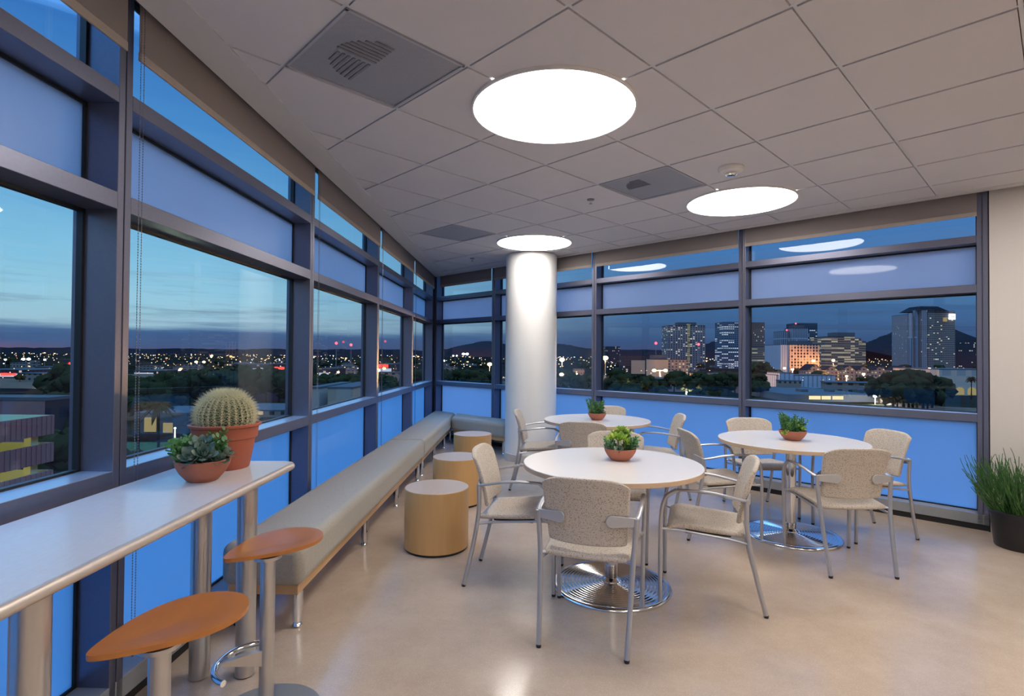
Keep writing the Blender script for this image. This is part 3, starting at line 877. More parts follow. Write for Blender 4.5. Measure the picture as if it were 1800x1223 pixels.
CH = [  # x, y, heading (direction the chair faces, degrees from +Y clockwise), label
    (.425, 2.79, 18.0, 'beige armchair seen from behind, nearest the camera, at the front table'),
    (1.140, 3.155, -71.0, 'beige armchair on the right of the front table, its legs splayed to the right'),
    (.045, 3.375, 101.0, 'beige armchair on the left of the front table, beside the drum stools'),
    (.735, 3.875, 194.0, 'beige armchair behind the front table, its back showing past the lime succulent'),
    (2.214, 3.70, 1.0, 'beige armchair seen from behind, near side of the right-hand table'),
    (2.775, 4.27, -98.0, 'beige armchair at the right end of the right-hand table, nearest the potted pencil plant'),
    (1.620, 4.27, 89.0, 'beige armchair at the left end of the right-hand table, behind the front table chair'),
    (2.235, 4.87, 181.0, 'beige armchair on the window side of the right-hand table'),
    (.300, 5.690, 97.0, 'beige armchair before the white column, left of the far table'),
    (.690, 5.000, 14.0, 'beige armchair seen from behind at the near side of the far table'),
    (1.455, 5.420, -84.0, 'beige armchair on the right of the far table, side view'),
    (1.080, 5.980, 186.0, 'beige armchair on the window side of the far table, only its top showing'),
]
base = make_chair()
chairs = []
for k, (x, y, hd, lab) in enumerate(CH):
    o = base if k == 0 else copy_tree(base)
    chairs.append(o)
    # keep the front feet clear of the table's base disc
    tx, ty = TABLES[k // 4]; f_ = Vector((sin(radians(hd)), cos(radians(hd)))); r_ = Vector((f_.y, -f_.x))
    while min((Vector((x, y)) + f_ * .252 + r_ * (q * .230) - Vector((tx, ty))).length for q in (-1, 1)) < .328: x -= f_.x * .004; y -= f_.y * .004
    o.location = (x, y, 0); o.rotation_euler = (0, 0, -radians(hd)); o['label'] = lab; o['group'] = 'beige armchairs around the round tables'

# ------------------------------------------------------------------ potted plants
def leaf(mb, base, d, up, L, wd, th=.0022, curl=.25, tipw=.0):
    """fleshy leaf: base point, direction, upper-side normal"""
    d = d.normalized(); sd = d.cross(up)
    if sd.length < 1e-4: sd = Vector((1, 0, 0))
    sd.normalize(); up = sd.cross(d).normalized()
    prof = [(0, .35), (.35, .8), (.7, 1.0), (.92, .55), (1.0, .04)]
    vs = []
    for t, w in prof:
        c = base + d * (L * t) + up * (curl * L * t * t)
        vs += [c - sd * (wd * w / 2) + up * th * .6, c + up * (-th), c + sd * (wd * w / 2) + up * th * .6, c + up * (th * .9)]
    fs = []
    for i in range(len(prof) - 1):
        for k in range(4): fs.append((i * 4 + k, i * 4 + (k + 1) % 4, (i + 1) * 4 + (k + 1) % 4, (i + 1) * 4 + k))
    fs += [(3, 2, 1, 0), (16, 17, 18, 19)]
    mb.add(vs, fs)
def rosette(mb, c, ax, R, n=18, rnd=None, fat=.55):
    ax = ax.normalized()
    a = Vector((1, 0, 0)) if abs(ax.x) < .8 else Vector((0, 1, 0))
    u = (a - ax * a.dot(ax)).normalized(); w = ax.cross(u)
    for k in range(n):
        f = k / (n - 1)                      # 0 outer leaves, 1 centre
        an = k * 2.39996 + rnd.random() * .2
        tilt = radians(18 + 62 * f)
        out = u * cos(an) + w * sin(an)
        d = out * cos(tilt) + ax * sin(tilt)
        L = R * (1 - .62 * f)
        leaf(mb, c + out * (R * .06), d, ax, L, L * fat, th=R * .035, curl=.22)
def sprig(mb, base, d, L, n, lw, rnd):
    d = d.normalized()
    for k in range(n):
        f = (k + 1) / n; an = k * 2.4
        a = Vector((1, 0, 0)) if abs(d.x) < .8 else Vector((0, 1, 0))
        u = (a - d * a.dot(d)).normalized(); w = d.cross(u)
        out = u * cos(an) + w * sin(an)
        leaf(mb, base + d * (L * f), out * .8 + d * .7, d, lw * (1.15 - .5 * f), lw * .5, th=lw * .09, curl=.15)
    mb.tube([base, base + d * L * .5, base + d * L], [.0016, .0013, .0008], 5)

def bowl_profile(R, H):
    return [(0, 0), (R * .50, 0), (R * .56, H * .04), (R * .80, H * .38), (R * .95, H * .72), (R, H * .98), (R * .985, H), (R * .93, H), (R * .90, H * .80), (R * .5, H * .72), (0, H * .72)]
def succulent_bowl(x, y, z, R, H, style, label, seed):
    rnd = random.Random(seed)
    t = thing('potted_succulent', label, 'potted plant', (x, y, z), rnd.random() * 0, 'succulents in clay bowls')
    MB().lathe(bowl_profile(R, H), 56).build('bowl', 'terracotta', t)
    soil = MB(); soil.lathe([(0, H * .86), (R * .92, H * .84), (R * .90, H * .76), (0, H * .74)], 32)
    for k in range(90):
        a, r = rnd.random() * 2 * pi, R * .86 * sqrt(rnd.random())
        soil.ball((r * cos(a), r * sin(a), H * .87), .0028 + rnd.random() * .003, 5, 4, (1, 1, .7))
    soil.build('gravel', 'gravel_soil', t)
    kinds = style['kinds']
    for nm, mat, items in kinds:
        mb = MB()
        for it in items: 
            if it[0] == 'r':
                _, px_, py_, pz_, rr, tx, ty, nn = it
                c = Vector((px_ * R, py_ * R, pz_ * R))
                mb.tube([Vector((px_ * R * .5, py_ * R * .5, H * .8)), c], .003, 5)
                rosette(mb, c, Vector((tx, ty, 1)), rr * R, nn, rnd)
            elif it[0] == 's':
                _, a0, a1, cnt, ln, lw, spread, lv = it
                for k in range(cnt):
                    a = radians(a0 + (a1 - a0) * rnd.random()); r = R * (.15 + .6 * rnd.random())
                    b = Vector((r * cos(a), r * sin(a), H * .85))
                    d = Vector((cos(a) * spread * (.4 + r / R), sin(a) * spread * (.4 + r / R), 1 + .3 * rnd.random()))
                    sprig(mb, b, d, ln * R * (.7 + .5 * rnd.random()), lv, lw * R, rnd)
        mb.build(nm, mat, t)
    return t
TZ = .737
lime = {'kinds': [
    ('lime_rosettes', 'leaf_lime', [('r', -.15, -.30, 1.30, .60, -.1, -.5, 26), ('r', .30, .05, 1.62, .50, .2, -.2, 24), ('r', -.15, .30, 1.55, .50, -.2, .1, 22), ('r', -.48, .0, 1.30, .48, -.6, -.2, 22),
                                       ('r', .05, -.05, 1.85, .46, 0, 0, 22), ('r', .25, -.45, 1.15, .42, .3, -.7, 20), ('r', .45, .35, 1.35, .4, .5, .3, 18)]),
    ('grey_rosettes', 'leaf_grey', [('r', .62, -.40, .95, .46, .8, -.6, 20), ('r', -.72, -.40, .85, .42, -.8, -.6, 20), ('r', -.25, -.72, .72, .36, -.3, -1.0, 18), ('r', .85, .1, .9, .4, 1.1, 0, 18)]),
    ('green_sprigs', 'leaf_green', [('s', -70, 40, 11, .85, .26, .85, 14), ('s', 120, 230, 8, .7, .24, .9, 12)])]}
mixed = {'kinds': [
    ('green_sprigs', 'leaf_green', [('s', 90, 270, 26, 1.25, .24, .35, 18), ('s', -90, 90, 14, 1.0, .22, .5, 14)]),
    ('lime_rosettes', 'leaf_lime', [('r', .35, -.35, .85, .50, .3, -.6, 22), ('r', -.80, -.50, .55, .35, -.9, -.7, 16), ('r', .5, .3, 1.0, .4, .4, .3, 16)]),
    ('grey_rosettes', 'leaf_grey', [('r', -.05, -.62, .62, .34, 0, -1.0, 18), ('r', .75, -.05, 1.15, .34, .6, 0, 16)])]}
far_mix = {'kinds': [
    ('green_sprigs', 'leaf_green', [('s', 0, 360, 30, 1.35, .26, .4, 18)]),
    ('grey_rosettes', 'leaf_grey', [('r', .4, -.4, .9, .48, .5, -.6, 20), ('r', -.4, -.4, 1.0, .44, -.4, -.6, 20), ('r', .6, .2, 1.2, .4, .6, .2, 16)])]}
grey_mix = {'kinds': [
    ('grey_green_rosettes', 'leaf_blue', [('r', .05, -.75, .95, .60, .0, -.9, 24), ('r', .45, -.70, 1.1, .56, .4, -.9, 22), ('r', .15, -.35, 1.35, .56, .1, -.5, 26), ('r', .62, -.25, .80, .50, .7, -.5, 24), ('r', -.20, -.60, .75, .46, -.2, -1.0, 22), ('r', .45, .30, 1.05, .5, .4, .2, 22), ('r', .80, .1, 1.0, .4, .9, .1, 18)]),
    ('round_green_leaves', 'leaf_green', [('s', 130, 240, 16, .85, .36, .55, 10), ('s', 0, 110, 8, 1.0, .34, .45, 10), ('r', -.45, -.15, 1.0, .42, -.4, -.4, 18), ('r', -.65, -.35, .75, .38, -.8, -.6, 18)])]}
succulent_bowl(.672, 3.33, TZ, .098, .074, lime, 'clay bowl of lime-green succulent rosettes on the nearest round table', 3)
succulent_bowl(2.185, 4.19, TZ, .100, .075, mixed, 'clay bowl of upright green succulents on the right-hand round table', 5)
succulent_bowl(.86, 5.42, TZ, .092, .070, far_mix, 'clay bowl of bushy green succulents on the farthest round table', 9)
succulent_bowl(-1.190, 2.085, .886, .098, .082, grey_mix, 'clay bowl of grey-green succulents on the bar counter before the cactus', 11)

def cactus(x, y, z):
    rnd = random.Random(2)
    t = thing('potted_cactus', 'round golden barrel cactus in tall terracotta pot on the bar counter', 'potted plant', (x, y, z))
    pot = [(0, 0), (.093, 0), (.096, .004), (.118, .125), (.126, .130), (.131, .175), (.141, .180), (.142, .188), (.136, .192), (.126, .188), (.122, .165), (0, .160)]
    MB().lathe(pot, 64).build('pot', 'terracotta_pot', t)
    MB().lathe([(0, .178), (.1245, .172), (.120, .160), (0, .155)], 32).build('gravel', 'gravel_soil', t)
    NR, R, Hh = 26, .100, .098; cz = .190
    n = NR * 6; rows = 22; vs, fs = [], []
    def surf(an, ph, ridge=True):
        # ph from -.25pi (in the pot) to .5pi (crown)
        rib = 1 + .085 * cos(NR * an) * cos(ph) ** .5 if ridge else 1.06
        dip = -.012 * max(0, (ph - 1.2) / .37) ** 2
        return Vector((R * rib * cos(ph) ** .85 * cos(an), R * rib * cos(ph) ** .85 * sin(an), cz + .028 + Hh * sin(ph) + dip))
    for r in range(rows + 1):
        ph = -.6 + (pi / 2 - .001 + .6) * r / rows
        for k in range(n): vs.append(surf(2 * pi * k / n, ph))
    for r in range(rows):
        for k in range(n): fs.append((r * n + k, r * n + (k + 1) % n, (r + 1) * n + (k + 1) % n, (r + 1) * n + k))
    body = MB().add(vs, fs).build('cactus_body', 'cactus_skin', t, angle=60)
    sp = MB()
    def spine(p, d, L, r):
        d = d.normalized(); a = Vector((0, 0, 1)) if abs(d.z) < .9 else Vector((1, 0, 0))
        u = d.cross(a).normalized(); w = d.cross(u)
        sp.add([p + u * r, p - u * r * .5 + w * r * .87, p - u * r * .5 - w * r * .87, p + d * L], [(0, 1, 3), (1, 2, 3), (2, 0, 3)])
    for k in range(NR):
        an = 2 * pi * k / NR
        for r in range(17):
            ph = -.30 + 1.80 * (r / 16) ** .92
            p = surf(an, min(ph, 1.53)); q = surf(an, min(ph, 1.53) - .05)
            nrm = Vector((cos(an) * cos(ph), sin(an) * cos(ph), sin(ph))); tan = Vector((-sin(an), cos(an), 0)); upv = nrm.cross(tan) * -1
            top = ph > 1.0
            for m_ in range(9):
                b = 2 * pi * m_ / 9 + rnd.random() * .5
                d = nrm * (.35 + .7 * rnd.random() + (.5 if top else 0)) + tan * cos(b) + upv * sin(b)
                spine(p, d, (.024 + .020 * rnd.random()), .0009)
            spine(p, nrm + upv * .2, .036, .0012)
    sp.build('spines', 'cactus_spine', t, smooth=False)
cactus(-1.232, 2.325, .886)

def pencil_plant(x, y):
    rnd = random.Random(21)
    t = thing('potted_pencil_plant', 'bushy thin-stemmed green plant in black plastic pot at the right edge', 'potted plant', (x, y, 0))
    MB().lathe([(0, 0), (.150, 0), (.154, .006), (.176, .235), (.188, .238), (.190, .262), (.182, .268), (.174, .262), (.170, .225), (0, .22)], 56).build('pot', 'black_pot', t)
    MB().lathe([(0, .226), (.171, .224), (.165, .21), (0, .21)], 32).build('soil', 'gravel_soil', t)
    mb = MB()
    for k in range(230):
        a = rnd.random() * 2 * pi; r = .15 * sqrt(rnd.random())
        p = Vector((r * cos(a), r * sin(a), .222)); lean = .12 + 1.25 * (r / .15) * rnd.random() + .15 * rnd.random()
        d = Vector((cos(a) * lean, sin(a) * lean, 1)).normalized(); L = .20 + .23 * rnd.random()
        def grow(p, d, L, rad, depth):
            pts = [p]; q = p.copy(); e = d.copy(); n = 6
            for i in range(n):
                e = (e + Vector((rnd.uniform(-.20, .20), rnd.uniform(-.20, .20), .08))).normalized()
                q = q + e * (L / n)
                qn = Vector((x, y, 0)) + q
                dd = (qn - RW.o).dot(RW.n)
                if dd > -.03: q = q - RW.n * (dd + .03)
                pts.append(q.copy())
                if depth and i in (2, 3) and rnd.random() < .8:
                    s = Vector((rnd.uniform(-1, 1), rnd.uniform(-1, 1), .9)).normalized()
                    grow(q.copy(), (e + s * .6).normalized(), L * .5, rad * .8, depth - 1)
            mb.tube(pts, [rad * (1 - .45 * i / n) for i in range(n + 1)], 5)
        grow(p, d, L, .0038, 1)
    mb.build('stems', 'pencil_stem', t)
    MB().tube(smooth_path([(-.17, .02, .255), (-.14, -.10, .235), (-.06, -.165, .245), (.06, -.19, .275), (.16, -.16, .31)], 5, 4), .004, 6).build('drooping_stem', 'pencil_stem', t)
pencil_plant(3.735, 3.955)

# ------------------------------------------------------------------ the city beyond the glass
GZ = -21.0
def hz(px): return 624.9 + .0074 * (px - 900)
def cx(px, Y): return (px - 900) / F_PX * Y
def cz_(px, py, Y): return EYE + (hz(px) - py) * Y / F_PX
def facade(name, wall, glass, lit, frac, cw, chh, mw=.6, mh=.5, estr=1.0, rows=False, rough=.7):
    """wall with a grid of windows, some of them lit"""
    mt, t, out = new_mat(name)
    s = t.sep(t.node('ShaderNodeTexCoord').outputs['Object'])
    hcoord = t.math('ADD', s[0], s[1])
    u = t.math('DIVIDE', hcoord, cw); v = t.math('DIVIDE', s[2], chh)
    iu = t.math('FLOOR', u); iv = t.math('FLOOR', v)
    fu = t.math('FRACT', t.math('ADD', u, 1000.0)); fv = t.math('FRACT', t.math('ADD', v, 1000.0))
    inu = t.math('LESS_THAN', t.math('ABSOLUTE', t.math('SUBTRACT', fu, .5)), mw / 2)
    inv = t.math('LESS_THAN', t.math('ABSOLUTE', t.math('SUBTRACT', fv, .5)), mh / 2)
    geo = t.node('ShaderNodeNewGeometry'); nz = t.math('ABSOLUTE', t.sep(geo.outputs['Normal'])[2])
    side = t.math('LESS_THAN', nz, .5)
    win = t.math('MULTIPLY', t.math('MULTIPLY', inu, inv), side)
    wn = t.node('ShaderNodeTexWhiteNoise', noise_dimensions='3D')
    t.put(wn.inputs['Vector'], t.comb(t.math('FLOOR', t.math('DIVIDE', iu, 3.0)) if rows else iu, iv, 3.0))
    on = t.math('LESS_THAN', wn.outputs['Value'], frac)
    bri = t.math('MULTIPLY_ADD', wn.outputs['Value'], 1.0 / max(frac, .01) * .7, .4)
    c = t.mix(win, wall, glass)
    p = principled(t, c, rough, 0, .05, 0, emis=lit, estr=t.math('MULTIPLY', t.math('MULTIPLY', win, on), t.math('MULTIPLY', bri, estr)))
    t.l.new(p.outputs[0], out.inputs[0])
WARM, COOL = (1.0, .72, .42), (.80, .88, 1.0)
facade('tower_a_wall', (.20, .15, .135), (.02, .02, .03), (1.0, .85, .70), .22, 4.6, 3.4, .55, .55, .75)
facade('tower_a_core', (.25, .2, .13), (.20, .16, .08), (1.0, .80, .36), .95, 3.6, 3.4, .8, .45, .42)
facade('tower_b_cool', (.11, .11, .13), (.02, .03, .05), (.85, .92, 1.0), .36, 4.0, 3.8, .7, .45, .8, True)
facade('tower_b_brown', (.19, .10, .07), (.03, .03, .04), (1.0, .82, .6), .13, 3.0, 3.8, .5, .6, .7)
facade('tower_c_dark', (.05, .055, .07), (.02, .03, .05), (.9, .95, 1.0), .28, 4.0, 3.8, .75, .4, .7, True)
facade('tower_c_white', (.30, .27, .27), (.03, .04, .07), (.9, .95, 1.0), .10, 3.2, 60, .5, .96, .10)
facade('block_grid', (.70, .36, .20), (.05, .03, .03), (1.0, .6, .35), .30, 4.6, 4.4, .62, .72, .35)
facade('tower_d_wall', (.27, .16, .10), (.04, .035, .035), (1.0, .82, .5), .42, 3.6, 3.7, .92, .42, .62, True)
facade('tower_e_wall', (.22, .155, .125), (.03, .028, .03), (1.0, .88, .62), .09, 3.2, 3.3, .8, .42, .9)
facade('tower_e_pier', (.22, .18, .17), (.03, .03, .05), (1.0, .9, .75), .05, 3.2, 3.3, .2, .6, .8)
facade('dim_block', (.035, .028, .03), (.02, .02, .03), (1.0, .85, .7), .14, 4, 3.6, .6, .5, .7)
facade('house_wall', (.22, .145, .11), (.03, .03, .03), (1.0, .75, .42), .22, 4, 3.2, .45, .42, .8)
facade('pale_ribbed_wall', (.36, .33, .34), (.20, .19, .20), (1, .9, .7), .0, 3.4, 50, .3, .98, .1)
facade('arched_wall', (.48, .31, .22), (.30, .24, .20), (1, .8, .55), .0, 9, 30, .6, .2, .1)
simple('roof_dark', (.018, .018, .020), 1.0)
simple('roof_pale', (.085, .08, .08), 1.0)
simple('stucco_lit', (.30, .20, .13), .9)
simple('mauve_panel', (.26, .11, .095), .9)
simple('garage_inside', (.60, .58, .30), .9)
simple('asphalt', (.035, .035, .04), .9, var=.3, scale=.2)
simple('lamplit_ochre', (.12, .075, .05), .9, var=.3, scale=.1)  # ochre kept paler than the plain so lamplight shows up
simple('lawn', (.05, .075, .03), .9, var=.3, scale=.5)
simple('mountain_rock', (.016, .012, .014), 1.0, var=.3, scale=.002)
leafmat('tree_crown', (.016, .016, .008), (.030, .027, .010), (.050, .041, .014))
simple('tree_trunk', (.020, .013, .008), .9)
simple('pole_metal', (.30, .24, .20), .6)
emit_mat('glow_sodium', (1.0, .50, .16), 26)
emit_mat('glow_white', (.85, .93, 1.0), 20)
emit_mat('glow_green', (.72, 1.0, .75), 14)
emit_mat('glow_red', (1.0, .04, .06), 9)
emit_mat('twinkle_warm', (1.0, .62, .30), 3.2)
emit_mat('twinkle_white', (.80, .88, 1.0), 3.0)
emit_mat('twinkle_red', (1.0, .08, .05), 2.4)
emit_mat('sign_white', (.85, .95, 1.0), 5.0)
emit_mat('sign_mark', (.30, .62, .75), 1.1)
emit_mat('sign_red', (1.0, .06, .05), 2.6)
emit_mat('shopfront_glow', (.62, .70, .88), .85)
emit_mat('window_glow', (1.0, .82, .45), 1.2)
emit_mat('window_glow_dim', (1.0, .80, .35), .34)

# ground: dark plain with lots, roofs and streets
mt, t_, out = new_mat('city_ground')
co = t_.node('ShaderNodeTexCoord').outputs['Object']
v_ = t_.node('ShaderNodeTexVoronoi', distance='CHEBYCHEV'); t_.put(v_.inputs['Vector'], co); v_.inputs['Scale'].default_value = .018
a_ = t_.noise(co, .03, 4, .6)
c_ = t_.ramp(a_, [(.35, (.008, .008, .004)), (.5, (.016, .013, .009)), (.62, (.026, .020, .015)), (.75, (.034, .024, .016))])
c_ = t_.mix(.45, c_, v_.outputs['Color'], 'MULTIPLY')
p_ = principled(t_, c_, 1.0, 0, 0); t_.l.new(p_.outputs[0], out.inputs[0])
g = MB().prism([(-9000, -300), (9000, -300), (9000, 12000), (-9000, 12000)], GZ - 1, GZ).build('ground', 'city_ground', smooth=False); struct(g)

def ridge(label, pts, Y, depth=900, mat='mountain_rock'):
    mb = MB(); vs = []; n = len(pts)
    dense = []
    rnd = random.Random(len(label))
    for (a, b) in zip(pts, pts[1:]):
        k = 8
        for i in range(k):
            f = i / k; dense.append((a[0] + (b[0] - a[0]) * f, a[1] + (b[1] - a[1]) * f + (rnd.random() - .5) * 1.3))
    dense.append(pts[-1]); n = len(dense)
    for row, (dy, k) in enumerate(((-depth, 0), (-depth * .45, .55), (0, 1.0), (depth * .6, 0))):
        for (px, py) in dense:
            z = cz_(px, py, Y)
            vs.append((cx(px, Y), Y + dy, GZ + (z - GZ) * k * (1 + (.12 * (rnd.random() - .5) if 0 < k < 1 else 0))))
    fs = [(r * n + i, r * n + i + 1, (r + 1) * n + i + 1, (r + 1) * n + i) for r in range(3) for i in range(n - 1)]
    o = mb.add(vs, fs).build('mountain', mat, angle=80)
    tag(o, label, 'mountain'); return o
ridge('large dark jagged mountain behind the towers, right back window', [(1500, 612), (1522, 602), (1536, 597), (1548, 591), (1560, 588), (1572, 580), (1582, 577), (1594, 571), (1612, 560), (1640, 562), (1670, 575), (1700, 592), (1740, 606), (1800, 612)], 5600)
ridge('small dark peak between the two tall towers, middle back window', [(1180, 614), (1225, 608), (1243, 604), (1252, 600), (1262, 599), (1274, 603), (1300, 607), (1340, 612), (1400, 611), (1460, 609), (1500, 612)], 6500)
ridge('low hazy hill on the skyline seen left of the white column', [(758, 617), (785, 613), (806, 608), (822, 605), (840, 601), (852, 599), (866, 600), (885, 604), (930, 610), (985, 604), (1000, 606), (1025, 611), (1060, 614), (1180, 615)], 7000)
ridge('thin low dark ridge on the skyline beyond the left windows', [(-900, 612), (-400, 611), (-60, 610), (60, 611), (140, 610), (260, 613), (330, 612), (400, 614), (470, 613), (560, 614), (640, 613), (700, 614), (760, 617)], 7800)

def bld(name, label, boxes, cat='building', group=None, roof='roof_dark'):
    """boxes: (part, px0, px1, Y, depth, top_py or height, mat)"""
    x0 = min(cx(b[1], b[3]) for b in boxes); Y0 = min(b[3] for b in boxes)
    t = thing(name, label, cat, (x0, Y0, GZ), 0, group)
    for (part, a, b, Y, dep, top, mat) in boxes:
        zt = cz_((a + b) / 2, top, Y) - GZ
        mb = MB().box(cx(a, Y) - x0, cx(b, Y) - x0, Y - Y0, Y - Y0 + dep, 0, zt)
        mb.build(part, mat, t, smooth=False)
        MB().box(cx(a, Y) - x0 - .1, cx(b, Y) - x0 + .1, Y - Y0 - .1, Y - Y0 + dep + .1, zt, zt + .5).build('roof', roof, t, smooth=False)
    return t
bld('apartment_tower', 'twin-slab apartment tower with a yellow-lit stair shaft, middle back window', [
    ('left_slab', 1174, 1208, 1000, 40, 572, 'tower_a_wall'), ('stair_core', 1208, 1214, 1004, 30, 569, 'tower_a_core'), ('right_slab', 1214, 1240, 1000, 40, 572, 'tower_a_wall'), ('penthouse', 1192, 1224, 1010, 20, 567, 'roof_pale')])
bld('office_tower', 'tall office tower split by the window mullion, cool-lit left half', [
    ('glass_wing', 1272, 1309, 1050, 45, 566, 'tower_b_cool'), ('ribbed_wing', 1309, 1344, 1050, 45, 567, 'tower_b_brown'), ('lobby_band', 1309, 1344, 1047, 3, 610, 'tower_d_wall')])
t = bld('office_tower', 'stepped glass office tower with red roof beacons, right back window', [
    ('left_wing', 1377, 1395, 1060, 40, 582, 'tower_c_white'), ('rear_block', 1400, 1437, 1090, 40, 568, 'tower_c_dark'), ('centre_bay', 1392, 1421, 1050, 30, 577, 'tower_c_white'), ('crown', 1395, 1414, 1058, 20, 571, 'roof_pale')])
for px, py in ((1399, 568.5), (1383, 580)):
    MB().ball((cx(px, 1060) - t.location.x, 1060 - t.location.y, cz_(px, py, 1060) - GZ), 1.4, 8, 6).build('beacon', 'glow_red', t)
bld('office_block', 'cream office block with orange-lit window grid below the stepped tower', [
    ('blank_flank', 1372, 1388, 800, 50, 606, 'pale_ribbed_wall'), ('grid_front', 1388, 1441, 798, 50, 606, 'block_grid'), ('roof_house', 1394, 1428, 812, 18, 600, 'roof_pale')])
bld('office_block', 'brown stepped office block with yellow-lit rows, left of the mountain', [
    ('main_block', 1450, 1503, 900, 45, 592, 'tower_d_wall'), ('right_step', 1503, 1514, 905, 40, 595, 'tower_d_wall'), ('far_step', 1514, 1522, 908, 40, 600, 'tower_d_wall'), ('penthouse', 1467, 1503, 915, 20, 585, 'roof_pale')])
# bank tower with chamfered crown and lit sign
t = bld('office_tower', 'tallest tower with chamfered dark crown and bright white square sign', [
    ('main_block', 1631, 1679, 950, 46, 547, 'tower_e_wall'), ('pier_block', 1600, 1631, 954, 46, 552, 'tower_e_pier'), ('pier', 1600.5, 1604, 951, 6, 550, 'tower_c_white'),
    ('pier', 1609, 1613, 950, 6, 545, 'tower_c_white'), ('pier', 1620, 1630, 948, 8, 545, 'tower_e_pier')])
x0 = t.location.x
zc0 = cz_(1640, 547, 950) - GZ; zc1 = cz_(1640, 537.5, 950) - GZ
a0, a1, b0, b1 = cx(1610, 950) - x0, cx(1668, 950) - x0, cx(1622, 950) - x0, cx(1653, 950) - x0
MB().add([(a0, 0, zc0), (a1, 0, zc0), (a1, 44, zc0), (a0, 44, zc0), (b0, 8, zc1), (b1, 8, zc1), (b1, 34, zc1), (b0, 34, zc1)],
         [(0, 1, 5, 4), (1, 2, 6, 5), (2, 3, 7, 6), (3, 0, 4, 7), (4, 5, 6, 7)]).build('crown', 'roof_dark', t, smooth=False)
xs, zs = cx(1674, 948) - x0, cz_(1674, 556.5, 948) - GZ
sg = MB().box(xs - 4.6, xs + 4.6, -1.4, -.6 + 2, zs - 4.8, zs + 4.8).build('sign', 'sign_white', t, smooth=False)
MB().box(xs - 2.2, xs + 2.2, -1.7, -1.4, zs - .5, zs + .7).box(xs - 2.2, xs - 1.0, -1.7, -1.4, zs - 2.2, zs + 2.2).box(xs + 1.0, xs + 2.2, -1.7, -1.4, zs - 2.2, zs + 2.2).build('sign_mark', 'sign_mark', sg, smooth=False)
MB().box(cx(1659.5, 948) - x0, cx(1665, 948) - x0, -.3, 2, cz_(1662, 565, 948) - GZ, cz_(1662, 558, 948) - GZ).build('lit_window', 'window_glow_dim', t, smooth=False)
bld('office_block', 'dim slab with scattered lit windows at the right edge of the glass', [('main_block', 1688, 1722, 1000, 40, 604, 'dim_block'), ('roof_house', 1700, 1716, 1010, 20, 599, 'dim_block')])
bld('office_block', 'small far block with pinkish lights, left end of middle back window', [('main_block', 1066, 1090, 1500, 60, 609, 'dim_block')])
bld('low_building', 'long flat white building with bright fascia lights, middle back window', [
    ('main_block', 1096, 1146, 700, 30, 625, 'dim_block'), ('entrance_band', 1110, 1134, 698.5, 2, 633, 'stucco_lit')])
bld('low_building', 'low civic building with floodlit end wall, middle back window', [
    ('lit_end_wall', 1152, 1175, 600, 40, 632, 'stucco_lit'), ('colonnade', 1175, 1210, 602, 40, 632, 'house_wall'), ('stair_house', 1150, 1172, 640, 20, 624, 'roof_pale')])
bld('low_building', 'pale bluish ribbed building in front of the orange-lit grid block', [('main_block', 1365, 1468, 400, 22, 660, 'pale_ribbed_wall'), ('side_block', 1371, 1395, 398, 20, 656, 'pale_ribbed_wall')], roof='roof_pale')
t = bld('low_building', 'wide flat-roofed building with lit windows at the sill of the right back window', [('main_block', 1385, 1545, 275, 70, 695, 'roof_pale')], roof='roof_pale')
for a, b in ((1422, 1442), (1444, 1460), (1463, 1482)):
    MB().box(cx(a, 275) - t.location.x, cx(b, 275) - t.location.x, -.25, .1, 1.2, 3.0).build('lit_window', 'window_glow', t, smooth=False)
for a, b in ((1400, 1412), (1450, 1458), (1500, 1512)):
    MB().box(cx(a, 300) - t.location.x, cx(b, 300) - t.location.x, 20, 26, 3.5, 5.2).build('roof_unit', 'roof_pale', t, smooth=False)
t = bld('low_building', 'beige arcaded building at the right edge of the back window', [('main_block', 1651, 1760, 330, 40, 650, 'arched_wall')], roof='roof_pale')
for k, a in enumerate((1666, 1687, 1708, 1729)):
    w = 5.2; xx = cx(a, 330) - t.location.x; mb = MB(); pts = [(xx - w / 2, .4)] + [(xx + w / 2 * -cos(pi * i / 10), 3.2 + 1.9 * sin(pi * i / 10)) for i in range(11)] + [(xx + w / 2, .4)]
    n_ = len(pts); mb.add([(x, -.2, z) for x, z in pts] + [(x, .1, z) for x, z in pts], [tuple(range(n_)), tuple(range(2 * n_ - 1, n_ - 1, -1))] + [(i, (i + 1) % n_, n_ + (i + 1) % n_, n_ + i) for i in range(n_)])
    mb.build('lit_arch', 'window_glow_dim', t, smooth=False)

def gable(px0, px1, Y, wall_py, ridge_py, label, group=None, mat='house_wall'):
    x0, x1 = cx(px0, Y), cx(px1, Y); w = x1 - x0
    t = thing('gabled_house', label, 'house', (x0, Y, GZ), 0, group)
    zw, zr = cz_(px0, wall_py, Y) - GZ, cz_(px0, ridge_py, Y) - GZ
    mb = MB().add([(0, 0, 0), (w, 0, 0), (w, 0, zw), (w / 2, 0, zr), (0, 0, zw), (0, 16, 0), (w, 16, 0), (w, 16, zw), (w / 2, 16, zr), (0, 16, zw)],
                  [(0, 1, 2, 3, 4), (9, 8, 7, 6, 5), (0, 4, 9, 5), (1, 6, 7, 2), (0, 5, 6, 1)]).build('walls', mat, t, smooth=False)
    MB().add([(-.6, -.6, zw - .3), (w / 2, -.6, zr + .2), (w + .6, -.6, zw - .3), (-.6, 17, zw - .3), (w / 2, 17, zr + .2), (w + .6, 17, zw - .3)],
             [(0, 1, 4, 3), (1, 2, 5, 4)]).build('roof', 'roof_dark', t, smooth=False)
    return t
